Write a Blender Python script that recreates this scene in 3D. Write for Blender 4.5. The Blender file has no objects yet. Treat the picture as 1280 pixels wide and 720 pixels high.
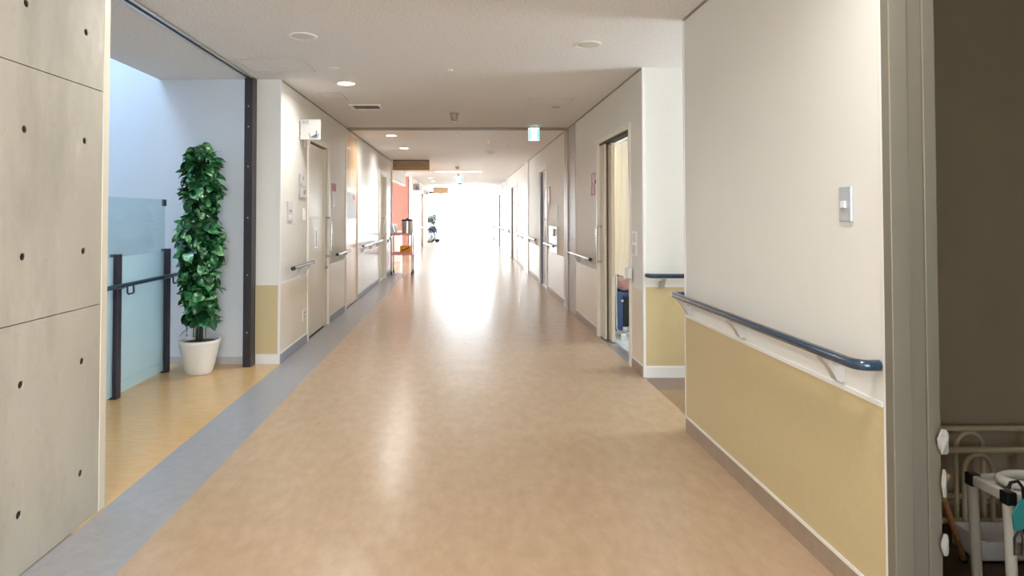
import bpy, bmesh, math, random
from mathutils import Vector, Matrix
random.seed(7)
S = bpy.context.scene
COL = S.collection
PI = math.pi

# ------------------------------------------------------------------ camera
H_CAM, F_PX, PITCH = 1.33, 800.0, math.radians(1.27)
cam_data = bpy.data.cameras.new('camera')
cam_data.sensor_fit = 'HORIZONTAL'
cam_data.sensor_width = 36.0
cam_data.lens = F_PX * 36.0 / 1280.0
cam_data.shift_x = (640 - 579) / 1280.0
cam_data.shift_y = (250.2 - 360) / 1280.0
cam_data.clip_start, cam_data.clip_end = 0.05, 200
cam = bpy.data.objects.new('camera', cam_data)
cam.location = (0, 0, H_CAM)
cam.rotation_euler = (PI / 2 + PITCH, 0, 0)
COL.objects.link(cam)
S.camera = cam

# ------------------------------------------------------------------ world, exposure
world = bpy.data.worlds.new('overcast_sky')
S.world = world
world.use_nodes = True
bg = world.node_tree.nodes['Background']
# hazy bright sky: white at the horizon, bluer towards the zenith
_wt = world.node_tree
_tc = _wt.nodes.new('ShaderNodeTexCoord')
_sp = _wt.nodes.new('ShaderNodeSeparateXYZ')
_rp = _wt.nodes.new('ShaderNodeValToRGB')
_rp.color_ramp.elements[0].position, _rp.color_ramp.elements[0].color = 0.0, (0.90, 0.95, 1.0, 1)
_rp.color_ramp.elements[1].position, _rp.color_ramp.elements[1].color = 0.8, (0.56, 0.76, 1.0, 1)
_wt.links.new(_tc.outputs['Generated'], _sp.inputs['Vector'])
_wt.links.new(_sp.outputs['Z'], _rp.inputs['Fac'])
_wt.links.new(_rp.outputs['Color'], bg.inputs['Color'])
bg.inputs['Strength'].default_value = 14.0
S.view_settings.view_transform = 'Standard'
S.view_settings.look = 'None'
S.view_settings.gamma = 1.0
S.view_settings.use_curve_mapping = False
S.view_settings.exposure = 0.96
S.cycles.max_bounces = 10
S.cycles.diffuse_bounces = 6
S.cycles.glossy_bounces = 4
S.cycles.transparent_max_bounces = 12
S.cycles.caustics_reflective = False
S.cycles.caustics_refractive = False
S.cycles.sample_clamp_indirect = 6.0

def portal(name, loc, rot, sx, sy):
    """window portal: guides sky-light sampling through a modelled opening, adds no light"""
    d = bpy.data.lights.new(name, 'AREA')
    d.shape = 'RECTANGLE'
    d.size, d.size_y = sx, sy
    d.cycles.is_portal = True
    o = bpy.data.objects.new(name, d)
    o.location, o.rotation_euler = loc, rot
    COL.objects.link(o)

portal('portal_end', (0, 34.04, 1.27), (-PI / 2, 0, 0), 3.1, 2.5)
portal('portal_skylight', (-3.52, 4.2, 4.42), (0, 0, 0), 1.0, 1.25)
portal('portal_nook', (-5.25, 17.6, 1.6), (0, -PI / 2, 0), 1.4, 3.4)
portal('portal_back', (.5, -4.1, 1.5), (PI / 2, 0, 0), 2.6, 1.6)
portal('portal_room', (4.22, 6.9, 1.6), (0, PI / 2, 0), 1.3, 1.4)
portal('portal_recess', (-2.55, 32.6, 1.25), (0, -PI / 2, 0), 2.3, 1.8)
portal('portal_side', (4.72, 4.55, 1.6), (0, PI / 2, 0), 1.7, 1.1)
portal('portal_left', (-1.75, 28.0, 1.2), (0, -PI / 2, 0), 2.0, 2.4)

LAMP_W = 7.5          # watts per lit downlight
LAMP_COL = (1.0, 0.98, 0.95)

# ------------------------------------------------------------------ materials
MATS = {}
def mat(name, col, rough=0.5, metal=0.0, var=0.0, scale=6.0, stretch=(1, 1, 1), bump=0.0, bscale=None,
        coat=0.0, emit=0.0, spec=0.5, alpha_tr=0.0, sub=0.0, col2=None, detail=4.0):
    m = bpy.data.materials.new(name)
    m.use_nodes = True
    nt = m.node_tree
    b = nt.nodes['Principled BSDF']
    b.inputs['Base Color'].default_value = (*col, 1)
    b.inputs['Roughness'].default_value = rough
    b.inputs['Metallic'].default_value = metal
    b.inputs['Specular IOR Level'].default_value = spec
    b.inputs['Coat Weight'].default_value = coat
    b.inputs['Coat Roughness'].default_value = 0.12
    if emit:
        b.inputs['Emission Color'].default_value = (*col, 1)
        b.inputs['Emission Strength'].default_value = emit
    tc = mp = None
    if var or bump or col2:
        tc = nt.nodes.new('ShaderNodeTexCoord')
        mp = nt.nodes.new('ShaderNodeMapping')
        mp.inputs['Scale'].default_value = stretch
        nt.links.new(tc.outputs['Object'], mp.inputs['Vector'])
    if var or col2:
        n = nt.nodes.new('ShaderNodeTexNoise')
        n.inputs['Scale'].default_value = scale
        n.inputs['Detail'].default_value = detail
        nt.links.new(mp.outputs['Vector'], n.inputs['Vector'])
        r = nt.nodes.new('ShaderNodeValToRGB')
        r.color_ramp.elements[0].position, r.color_ramp.elements[1].position = 0.3, 0.7
        ca = tuple(max(0, c * (1 - var)) for c in col)
        cb = col2 if col2 else tuple(min(1, c * (1 + var)) for c in col)
        r.color_ramp.elements[0].color = (*ca, 1)
        r.color_ramp.elements[1].color = (*cb, 1)
        nt.links.new(n.outputs['Fac'], r.inputs['Fac'])
        nt.links.new(r.outputs['Color'], b.inputs['Base Color'])
    if bump:
        n2 = nt.nodes.new('ShaderNodeTexNoise')
        n2.inputs['Scale'].default_value = bscale or scale
        n2.inputs['Detail'].default_value = 3
        nt.links.new(mp.outputs['Vector'], n2.inputs['Vector'])
        bp = nt.nodes.new('ShaderNodeBump')
        bp.inputs['Strength'].default_value = bump
        bp.inputs['Distance'].default_value = 0.01
        nt.links.new(n2.outputs['Fac'], bp.inputs['Height'])
        nt.links.new(bp.outputs['Normal'], b.inputs['Normal'])
    MATS[name] = m
    return m

def glass_mat(name, tint, gloss_rough=0.02, milk=0.0, milk_col=(0.7, 0.85, 0.9)):
    m = bpy.data.materials.new(name)
    m.use_nodes = True
    nt = m.node_tree
    nt.nodes.clear()
    out = nt.nodes.new('ShaderNodeOutputMaterial')
    tr = nt.nodes.new('ShaderNodeBsdfTransparent')
    tr.inputs['Color'].default_value = (*tint, 1)
    gl = nt.nodes.new('ShaderNodeBsdfGlossy')
    gl.inputs['Roughness'].default_value = gloss_rough
    fr = nt.nodes.new('ShaderNodeFresnel')
    ge = nt.nodes.new('ShaderNodeNewGeometry')
    io = nt.nodes.new('ShaderNodeMapRange')          # same reflectance on both faces of the pane
    io.inputs['To Min'].default_value, io.inputs['To Max'].default_value = 1.45, 1 / 1.45
    nt.links.new(ge.outputs['Backfacing'], io.inputs['Value'])
    nt.links.new(io.outputs['Result'], fr.inputs['IOR'])
    mx = nt.nodes.new('ShaderNodeMixShader')
    nt.links.new(fr.outputs['Fac'], mx.inputs['Fac'])
    nt.links.new(tr.outputs['BSDF'], mx.inputs[1])
    nt.links.new(gl.outputs['BSDF'], mx.inputs[2])
    last = mx
    if milk:
        df = nt.nodes.new('ShaderNodeBsdfDiffuse')
        df.inputs['Color'].default_value = (*milk_col, 1)
        tl = nt.nodes.new('ShaderNodeBsdfTranslucent')
        tl.inputs['Color'].default_value = (*milk_col, 1)
        ad = nt.nodes.new('ShaderNodeMixShader')
        ad.inputs['Fac'].default_value = 0.5
        nt.links.new(df.outputs['BSDF'], ad.inputs[1])
        nt.links.new(tl.outputs['BSDF'], ad.inputs[2])
        m2 = nt.nodes.new('ShaderNodeMixShader')
        m2.inputs['Fac'].default_value = milk
        nt.links.new(mx.outputs['Shader'], m2.inputs[1])
        nt.links.new(ad.outputs['Shader'], m2.inputs[2])
        last = m2
    nt.links.new(last.outputs['Shader'], out.inputs['Surface'])
    MATS[name] = m
    return m

def floor_mat(name, c1, c2, rough, wav, wstretch=(1, 1, 1)):
    """sheet vinyl: mottled colour, fine streaks, gentle waviness of the sheet"""
    m = bpy.data.materials.new(name)
    m.use_nodes = True
    nt = m.node_tree
    b = nt.nodes['Principled BSDF']
    tc = nt.nodes.new('ShaderNodeTexCoord')
    def noise(scale, detail, stretch, rgh=0.6):
        mp = nt.nodes.new('ShaderNodeMapping')
        mp.inputs['Scale'].default_value = stretch
        n = nt.nodes.new('ShaderNodeTexNoise')
        n.inputs['Scale'].default_value = scale
        n.inputs['Detail'].default_value = detail
        n.inputs['Roughness'].default_value = rgh
        nt.links.new(tc.outputs['Object'], mp.inputs['Vector'])
        nt.links.new(mp.outputs['Vector'], n.inputs['Vector'])
        return n
    n1 = noise(24, 5, wstretch, 0.68)
    n2 = noise(90, 4, (wstretch[0] * 1.0, wstretch[1] * 0.5, 1), 0.7)
    mixf = nt.nodes.new('ShaderNodeMath')
    mixf.operation = 'MULTIPLY_ADD'
    mixf.inputs[1].default_value = 0.5
    nt.links.new(n2.outputs['Fac'], mixf.inputs[0])
    half = nt.nodes.new('ShaderNodeMath')
    half.operation = 'MULTIPLY'
    half.inputs[1].default_value = 0.5
    nt.links.new(n1.outputs['Fac'], half.inputs[0])
    nt.links.new(half.outputs[0], mixf.inputs[2])
    r = nt.nodes.new('ShaderNodeValToRGB')
    r.color_ramp.elements[0].position, r.color_ramp.elements[1].position = 0.34, 0.66
    r.color_ramp.elements[0].color, r.color_ramp.elements[1].color = (*c1, 1), (*c2, 1)
    nt.links.new(mixf.outputs[0], r.inputs['Fac'])
    nt.links.new(r.outputs['Color'], b.inputs['Base Color'])
    b.inputs['Roughness'].default_value = rough
    b.inputs['Metallic'].default_value = metal
    b.inputs['Specular IOR Level'].default_value = spec
    b.inputs['Coat Weight'].default_value = coat
    b.inputs['Coat Roughness'].default_value = 0.12
    if emit:
        b.inputs['Emission Color'].default_value = (*col, 1)
        b.inputs['Emission Strength'].default_value = emit
    tc = mp = None
    if var or bump or col2:
        tc = nt.nodes.new('ShaderNodeTexCoord')
        mp = nt.nodes.new('ShaderNodeMapping')
        mp.inputs['Scale'].default_value = stretch
        nt.links.new(tc.outputs['Object'], mp.inputs['Vector'])
    if var or col2:
        n = nt.nodes.new('ShaderNodeTexNoise')
        n.inputs['Scale'].default_value = scale
        n.inputs['Detail'].default_value = detail
        nt.links.new(mp.outputs['Vector'], n.inputs['Vector'])
        r = nt.nodes.new('ShaderNodeValToRGB')
        r.color_ramp.elements[0].position, r.color_ramp.elements[1].position = 0.3, 0.7
        ca = tuple(max(0, c * (1 - var)) for c in col)
        cb = col2 if col2 else tuple(min(1, c * (1 + var)) for c in col)
        r.color_ramp.elements[0].color = (*ca, 1)
        r.color_ramp.elements[1].color = (*cb, 1)
        nt.links.new(n.outputs['Fac'], r.inputs['Fac'])
        nt.links.new(r.outputs['Color'], b.inputs['Base Color'])
    if bump:
        n2 = nt.nodes.new('ShaderNodeTexNoise')
        n2.inputs['Scale'].default_value = bscale or scale
        n2.inputs['Detail'].default_value = 3
        nt.links.new(mp.outputs['Vector'], n2.inputs['Vector'])
        bp = nt.nodes.new('ShaderNodeBump')
        bp.inputs['Strength'].default_value = bump
        bp.inputs['Distance'].default_value = 0.01
        nt.links.new(n2.outputs['Fac'], bp.inputs['Height'])
        nt.links.new(bp.outputs['Normal'], b.inputs['Normal'])
    MATS[name] = m
    return m

def glass_mat(name, tint, gloss_rough=0.02, milk=0.0, milk_col=(0.7, 0.85, 0.9)):
    m = bpy.data.materials.new(name)
    m.use_nodes = True
    nt = m.node_tree
    nt.nodes.clear()
    out = nt.nodes.new('ShaderNodeOutputMaterial')
    tr = nt.nodes.new('ShaderNodeBsdfTransparent')
    tr.inputs['Color'].default_value = (*tint, 1)
    gl = nt.nodes.new('ShaderNodeBsdfGlossy')
    gl.inputs['Roughness'].default_value = gloss_rough
    fr = nt.nodes.new('ShaderNodeFresnel')
    ge = nt.nodes.new('ShaderNodeNewGeometry')
    io = nt.nodes.new('ShaderNodeMapRange')          # same reflectance on both faces of the pane
    io.inputs['To Min'].default_value, io.inputs['To Max'].default_value = 1.45, 1 / 1.45
    nt.links.new(ge.outputs['Backfacing'], io.inputs['Value'])
    nt.links.new(io.outputs['Result'], fr.inputs['IOR'])
    mx = nt.nodes.new('ShaderNodeMixShader')
    nt.links.new(fr.outputs['Fac'], mx.inputs['Fac'])
    nt.links.new(tr.outputs['BSDF'], mx.inputs[1])
    nt.links.new(gl.outputs['BSDF'], mx.inputs[2])
    last = mx
    if milk:
        df = nt.nodes.new('ShaderNodeBsdfDiffuse')
        df.inputs['Color'].default_value = (*milk_col, 1)
        tl = nt.nodes.new('ShaderNodeBsdfTranslucent')
        tl.inputs['Color'].default_value = (*milk_col, 1)
        ad = nt.nodes.new('ShaderNodeMixShader')
        ad.inputs['Fac'].default_value = 0.5
        nt.links.new(df.outputs['BSDF'], ad.inputs[1])
        nt.links.new(tl.outputs['BSDF'], ad.inputs[2])
        m2 = nt.nodes.new('ShaderNodeMixShader')
        m2.inputs['Fac'].default_value = milk
        nt.links.new(mx.outputs['Shader'], m2.inputs[1])
        nt.links.new(ad.outputs['Shader'], m2.inputs[2])
        last = m2
    nt.links.new(last.outputs['Shader'], out.inputs['Surface'])
    MATS[name] = m
    return m

def floor_mat(name, c1, c2, rough, wav, wstretch=(1, 1, 1)):
    """sheet vinyl: mottled colour, fine streaks, gentle waviness of the sheet"""
    m = bpy.data.materials.new(name)
    m.use_nodes = True
    nt = m.node_tree
    b = nt.nodes['Principled BSDF']
    tc = nt.nodes.new('ShaderNodeTexCoord')
    def noise(scale, detail, stretch, rgh=0.6):
        mp = nt.nodes.new('ShaderNodeMapping')
        mp.inputs['Scale'].default_value = stretch
        n = nt.nodes.new('ShaderNodeTexNoise')
        n.inputs['Scale'].default_value = scale
        n.inputs['Detail'].default_value = detail
        n.inputs['Roughness'].default_value = rgh
        nt.links.new(tc.outputs['Object'], mp.inputs['Vector'])
        nt.links.new(mp.outputs['Vector'], n.inputs['Vector'])
        return n
    n1 = noise(16, 5, wstretch, 0.65)
    n2 = noise(90, 4, (wstretch[0] * 1.0, wstretch[1] * 0.5, 1), 0.7)
    mixf = nt.nodes.new('ShaderNodeMath')
    mixf.operation = 'MULTIPLY_ADD'
    mixf.inputs[1].default_value = 0.5
    nt.links.new(n2.outputs['Fac'], mixf.inputs[0])
    half = nt.nodes.new('ShaderNodeMath')
    half.operation = 'MULTIPLY'
    half.inputs[1].default_value = 0.5
    nt.links.new(n1.outputs['Fac'], half.inputs[0])
    nt.links.new(half.outputs[0], mixf.inputs[2])
    r = nt.nodes.new('ShaderNodeValToRGB')
    r.color_ramp.elements[0].position, r.color_ramp.elements[1].position = 0.30, 0.70
    r.color_ramp.elements[0].color, r.color_ramp.elements[1].color = (*c1, 1), (*c2, 1)
    nt.links.new(n1.outputs['Fac'], r.inputs['Fac'])
    nt.links.new(r.outputs['Color'], b.inputs['Base Color'])
    rr = nt.nodes.new('ShaderNodeMapRange')
    rr.inputs['To Min'].default_value, rr.inputs['To Max'].default_value = rough * 0.85, rough * 1.2
    nt.links.new(n1.outputs['Fac'], rr.inputs['Value'])
    b.inputs['Roughness'].default_value = rough
    b.inputs['Specular IOR Level'].default_value = 0.5
    w = noise(1.0, 2, (1.1, 3.2, 1), 0.5)
    bp = nt.nodes.new('ShaderNodeBump')
    bp.inputs['Strength'].default_value = wav
    bp.inputs['Distance'].default_value = 0.02
    nt.links.new(w.outputs['Fac'], bp.inputs['Height'])
    nt.links.new(bp.outputs['Normal'], b.inputs['Normal'])
    MATS[name] = m
    return m

def wood_mat(name, c1, c2, rough=0.45, axis=2, scale=3.0, coat=0.0):
    st = [14, 14, 14]
    st[axis] = 0.9
    m = mat(name, c1, rough, var=0.02, scale=scale, stretch=tuple(st), col2=c2, coat=coat, detail=5)
    return m

def ceiling_mat():
    m = mat('rockwool_ceiling', (0.80, 0.77, 0.75), 0.9)
    nt = m.node_tree
    b = nt.nodes['Principled BSDF']
    tc = nt.nodes.new('ShaderNodeTexCoord')
    mp = nt.nodes.new('ShaderNodeMapping')
    mp.inputs['Scale'].default_value = (1, 1.6, 1)
    nt.links.new(tc.outputs['Object'], mp.inputs['Vector'])
    n = nt.nodes.new('ShaderNodeTexNoise')
    n.inputs['Scale'].default_value = 55
    n.inputs['Detail'].default_value = 4
    n.inputs['Roughness'].default_value = 0.75
    nt.links.new(mp.outputs['Vector'], n.inputs['Vector'])
    r = nt.nodes.new('ShaderNodeValToRGB')
    r.color_ramp.elements[0].position, r.color_ramp.elements[1].position = 0.34, 0.5
    r.color_ramp.elements[0].color, r.color_ramp.elements[1].color = (0.60, 0.58, 0.58, 1), (0.81, 0.795, 0.795, 1)
    nt.links.new(n.outputs['Fac'], r.inputs['Fac'])
    nt.links.new(r.outputs['Color'], b.inputs['Base Color'])
    bp = nt.nodes.new('ShaderNodeBump')
    bp.inputs['Strength'].default_value = 0.25
    bp.inputs['Distance'].default_value = 0.004
    nt.links.new(n.outputs['Fac'], bp.inputs['Height'])
    nt.links.new(bp.outputs['Normal'], b.inputs['Normal'])
    return m

def concrete_mat(name, c1, c2, rough=0.6):
    m = mat(name, c1, rough, var=0.03, scale=1.6, stretch=(1, 1, 0.6), col2=c2, bump=0.12, bscale=24, detail=8)
    nt = m.node_tree
    b = nt.nodes['Principled BSDF']
    src = b.inputs['Base Color'].links[0].from_socket
    tc = nt.nodes.new('ShaderNodeTexCoord')
    def layer(src, scale, stretch, lo, hi, colr, amt):
        mp = nt.nodes.new('ShaderNodeMapping')
        mp.inputs['Scale'].default_value = stretch
        nt.links.new(tc.outputs['Object'], mp.inputs['Vector'])
        n = nt.nodes.new('ShaderNodeTexNoise')
        n.inputs['Scale'].default_value = scale
        n.inputs['Detail'].default_value = 6
        n.inputs['Roughness'].default_value = 0.7
        nt.links.new(mp.outputs['Vector'], n.inputs['Vector'])
        r = nt.nodes.new('ShaderNodeMapRange')
        r.inputs['From Min'].default_value, r.inputs['From Max'].default_value = lo, hi
        r.inputs['To Max'].default_value = amt
        nt.links.new(n.outputs['Fac'], r.inputs['Value'])
        mx = nt.nodes.new('ShaderNodeMix')
        mx.data_type = 'RGBA'
        nt.links.new(r.outputs['Result'], mx.inputs[0])
        nt.links.new(src, mx.inputs[6])
        mx.inputs[7].default_value = (*colr, 1)
        return mx.outputs[2]
    s = layer(src, 3.0, (1, 1, 0.35), 0.5, 0.75, tuple(c * 0.72 for c in c1), 0.7)     # rain-like stains
    s = layer(s, 30, (1, 1, 1), 0.6, 0.75, tuple(c * 0.75 for c in c1), 0.5)           # blotches
    s = layer(s, 7, (1, 1, 0.5), 0.58, 0.8, tuple(min(1, c * 1.2) for c in c2), 0.6)   # pale patches
    nt.links.new(s, b.inputs['Base Color'])
    return m

WALL = mat('wall_paint', (0.80, 0.785, 0.74), 0.55, var=0.012, scale=3, bump=0.05, bscale=160, spec=0.25)
WALLG = mat('glossy_wall_panel', (0.84, 0.83, 0.81), 0.24, var=0.01, scale=2, stretch=(1, 6, 0.3), bump=0.03, bscale=5)
WALLCOOL = mat('bluish_stair_wall', (0.70, 0.735, 0.785), 0.6, var=0.01, scale=3)  # bluish tone for the stair and alcove walls
DADO = mat('beige_dado', (0.60, 0.49, 0.275), 0.38, var=0.02, scale=40, bump=0.04, bscale=120)
DADOP = mat('grazing_lit_dado', (0.78, 0.70, 0.58), 0.28, var=0.015, scale=20, bump=0.02, bscale=60)  # beige dado made paler, grazing light put into its colour
WTRIM = mat('white_trim', (0.82, 0.81, 0.80), 0.35)
CREAM = mat('cream_frame', (0.80, 0.76, 0.66), 0.35, var=0.01, scale=10)
BASEG = mat('grey_vinyl_base', (0.30, 0.31, 0.37), 0.4, var=0.06, scale=20)
BASELG = mat('light_grey_base', (0.52, 0.51, 0.50), 0.45, var=0.04, scale=20)
BASEB = mat('brown_vinyl_base', (0.36, 0.27, 0.20), 0.35, var=0.06, scale=20)
CEIL = ceiling_mat()
CEILF = mat('brightened_smooth_ceiling', (0.90, 0.885, 0.88), 0.6, var=0.015, scale=40)  # smoother whiter board, its colour also raised to brighten the far ceiling
CONC = concrete_mat('fair_faced_concrete', (0.50, 0.485, 0.425), (0.61, 0.595, 0.535))
CONCG = concrete_mat('grey_concrete', (0.42, 0.39, 0.36), (0.58, 0.55, 0.51), 0.4)
HOLE = mat('tie_hole_dark', (0.10, 0.08, 0.06), 0.9, var=0.2, scale=60)  # dark brown lining for the tie holes
FTAN = floor_mat('tan_vinyl', (0.455, 0.318, 0.200), (0.525, 0.38, 0.25), 0.25, 0.14, (1.0, .5, 1))
FGREY = floor_mat('grey_vinyl', (0.30, 0.305, 0.32), (0.37, 0.37, 0.385), 0.28, 0.10)
FORANGE = floor_mat('orange_vinyl', (0.58, 0.355, 0.15), (0.67, 0.44, 0.21), 0.24, 0.08, (0.5, 2.6, 1))
FBROWN = floor_mat('brown_vinyl', (0.19, 0.125, 0.09), (0.24, 0.165, 0.12), 0.3, 0.05)
FSIDE = floor_mat('ochre_vinyl', (0.28, 0.175, 0.09), (0.34, 0.22, 0.125), 0.3, 0.05)
FROOM = floor_mat('pale_room_vinyl', (0.55, 0.55, 0.56), (0.66, 0.66, 0.67), 0.3, 0.05)
SLAB = mat('screed', (0.4, 0.38, 0.36), 0.9)
DKSTEEL = mat('dark_bronze_steel', (0.050, 0.043, 0.048), 0.38, 0.5, var=0.1, scale=12)
ALU = mat('aluminium', (0.62, 0.61, 0.60), 0.32, 0.9)
STEEL = mat('stainless_steel', (0.62, 0.60, 0.57), 0.24, 1.0, var=0.04, scale=4, stretch=(1, 1, 20))
JOINT = mat('joint_cover', (0.30, 0.265, 0.23), 0.6)
NAVY = mat('navy_handrail', (0.018, 0.045, 0.088), 0.22, coat=0.6)
NAVYCAP = mat('navy_endcap', (0.010, 0.018, 0.032), 0.4)
POSTM = mat('dark_navy_post', (0.030, 0.028, 0.050), 0.4, var=0.1, scale=6)
BRACK = mat('bracket_grey', (0.52, 0.50, 0.48), 0.35, 0.2)
LEAFD = mat('door_leaf_beige', (0.70, 0.64, 0.53), 0.32, var=0.012, scale=5, stretch=(1, 8, 0.5))
LEAFW = mat('door_leaf_daylight_tint', (0.74, 0.74, 0.82), 0.25, var=0.01, scale=5)  # lavender tint puts daylight into the leaf colour
LEAFT = mat('door_leaf_tan', (0.62, 0.54, 0.45), 0.3, var=0.02, scale=5)
WOODP = wood_mat('pale_wood_veneer', (0.66, 0.42, 0.23), (0.80, 0.57, 0.35), 0.25, 2, 2.0, 0.3)
WOODS = wood_mat('oak_sign_wood', (0.34, 0.20, 0.095), (0.46, 0.29, 0.145), 0.5, 0, 3.0)
WOODC = wood_mat('tan_wood_frame', (0.55, 0.40, 0.27), (0.63, 0.48, 0.33), 0.4, 2, 3.0)
CANEW = wood_mat('cane_wood', (0.30, 0.13, 0.04), (0.52, 0.27, 0.10), 0.35, 2, 6.0, 0.3)
PAPER = mat('paper', (0.80, 0.79, 0.78), 0.6, var=0.01, scale=10)
PINKP = mat('pink_paper', (0.70, 0.38, 0.45), 0.8, spec=.15, var=0.03, scale=10)
MAUVE = mat('mauve_plate', (0.58, 0.49, 0.50), 0.4, var=0.04, scale=20)
PALEB = mat('pale_blue_print', (0.72, 0.78, 0.86), 0.5)
PALEG = mat('pale_green_print', (0.66, 0.78, 0.68), 0.5)
INK = mat('dark_ink', (0.07, 0.08, 0.13), 0.5)
GREYINK = mat('grey_ink', (0.36, 0.35, 0.36), 0.5)
SWGREY = mat('switch_plate_grey', (0.55, 0.59, 0.65), 0.32, 0.3, var=0.02, scale=10)
PLASTW = mat('white_plastic', (0.82, 0.81, 0.79), 0.35)
PLASTK = mat('black_plastic', (0.012, 0.012, 0.014), 0.4)
PLASTG = mat('grey_plastic', (0.42, 0.40, 0.38), 0.45)
LAMPOFF = mat('unlit_diffuser', (0.70, 0.665, 0.61), 0.5)
LAMPON = mat('lit_diffuser', (1.0, 0.90, 0.74), 0.5, emit=9.0)
LINON = mat('lit_line_diffuser', (1.0, 0.98, 0.95), 0.5, emit=5.0)
VENTD = mat('vent_dark', (0.06, 0.055, 0.05), 0.7)
EXITW = mat('exit_sign_white', (0.85, 1.0, 0.97), 0.4, emit=1.6)
EXITG = mat('exit_sign_green', (0.10, 0.62, 0.45), 0.4, emit=0.75)
CORAL = mat('coral_wall_paint', (0.56, 0.23, 0.175), 0.55, var=0.02, scale=4)
CARTP = mat('pink_cart_steel', (0.78, 0.36, 0.35), 0.35, var=0.03, scale=8)
ORANGE = mat('orange_plastic', (0.85, 0.34, 0.01), 0.45, var=0.05, scale=12)
RUBBER = mat('black_rubber', (0.02, 0.02, 0.022), 0.6)
CHROME = mat('chrome', (0.72, 0.72, 0.74), 0.14, 1.0)
POT = mat('white_pot_glaze', (0.82, 0.81, 0.79), 0.32)
SOIL = mat('potting_moss', (0.10, 0.065, 0.04), 0.95, var=0.4, scale=40, bump=0.6, bscale=60)
STEM = mat('dark_stem', (0.018, 0.022, 0.014), 0.5, var=0.2, scale=20)
VINE = mat('green_vine', (0.10, 0.16, 0.05), 0.5, var=0.2, scale=20)
CURT = mat('cream_curtain_cloth', (0.84, 0.74, 0.58), 0.85, var=0.02, scale=30, stretch=(1, 1, 0.1))
_nt = CURT.node_tree
_tl = _nt.nodes.new('ShaderNodeBsdfTranslucent')
_tl.inputs['Color'].default_value = (0.80, 0.68, 0.50, 1)
_mx = _nt.nodes.new('ShaderNodeMixShader')
_mx.inputs['Fac'].default_value = 0.35
_nt.links.new(_nt.nodes['Principled BSDF'].outputs['BSDF'], _mx.inputs[1])
_nt.links.new(_tl.outputs['BSDF'], _mx.inputs[2])
_nt.links.new(_mx.outputs['Shader'], _nt.nodes['Material Output'].inputs['Surface'])
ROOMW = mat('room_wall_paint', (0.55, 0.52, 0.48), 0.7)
STOREW = mat('storage_wall_gloom', (0.42, 0.34, 0.24), 0.75, var=0.04, scale=3, bump=0.08, bscale=60)  # wall colour darkened to carry the gloom of the unlit room
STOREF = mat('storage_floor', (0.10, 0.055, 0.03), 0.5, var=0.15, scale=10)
JAMBM = mat('shaded_taupe_jamb', (0.19, 0.168, 0.13), 0.4, var=0.01, scale=6)  # taupe darkened, the frame's shade is in the colour
BEDRAIL = mat('cream_bed_rail', (0.62, 0.53, 0.36), 0.4, var=0.05, scale=14)
STOOLW = mat('stool_white', (0.70, 0.68, 0.62), 0.38, var=0.03, scale=14)
TOWEL = mat('white_cloth', (0.42, 0.41, 0.38), 0.9, bump=0.3, bscale=60)
TEAL = mat('teal_tag', (0.05, 0.36, 0.36), 0.5)
BLUEV = mat('blue_vinyl', (0.045, 0.085, 0.20), 0.4, var=0.08, scale=10)
ROSE = mat('rose_blanket', (0.62, 0.34, 0.30), 0.9, bump=0.4, bscale=50)
TERRACE = mat('pale_terrace', (0.75, 0.75, 0.74), 0.8)
GLASS = glass_mat('clear_glass', (0.90, 0.965, 0.97), 0.02, 0.10, (0.72, 0.86, 0.90))
FROST = glass_mat('frosted_glass', (0.78, 0.92, 0.95), 0.2, 0.6, (0.76, 0.92, 0.97))
WGLASS = glass_mat('window_glass', (0.96, 0.98, 0.98))

def leaf_material(name, c1, c2, c3):
    m = bpy.data.materials.new(name)
    m.use_nodes = True
    nt = m.node_tree
    b = nt.nodes['Principled BSDF']
    tc = nt.nodes.new('ShaderNodeTexCoord')
    oi = nt.nodes.new('ShaderNodeObjectInfo')
    n = nt.nodes.new('ShaderNodeTexNoise')
    n.noise_dimensions = '4D'
    n.inputs['Scale'].default_value = 22
    n.inputs['Detail'].default_value = 2
    mw = nt.nodes.new('ShaderNodeMath')
    mw.operation = 'MULTIPLY'
    mw.inputs[1].default_value = 40
    nt.links.new(oi.outputs['Random'], mw.inputs[0])
    nt.links.new(mw.outputs[0], n.inputs['W'])
    nt.links.new(tc.outputs['Object'], n.inputs['Vector'])
    r = nt.nodes.new('ShaderNodeValToRGB')
    e = r.color_ramp.elements
    e[0].position, e[0].color = 0.36, (*c1, 1)
    e[1].position, e[1].color = 0.66, (*c3, 1)
    k = e.new(0.54)
    k.color = (*c2, 1)
    nt.links.new(n.outputs['Fac'], r.inputs['Fac'])
    nt.links.new(r.outputs['Color'], b.inputs['Base Color'])
    b.inputs['Roughness'].default_value = 0.22
    MATS[name] = m
    return m
LEAF = leaf_material('pothos_leaf', (0.020, 0.12, 0.042), (0.075, 0.31, 0.11), (0.42, 0.64, 0.34))
LEAF2 = leaf_material('shaded_inner_leaf', (0.006, 0.042, 0.015), (0.018, 0.10, 0.034), (0.05, 0.19, 0.07))  # inner leaves darker, crown shade put into their colour

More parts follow.
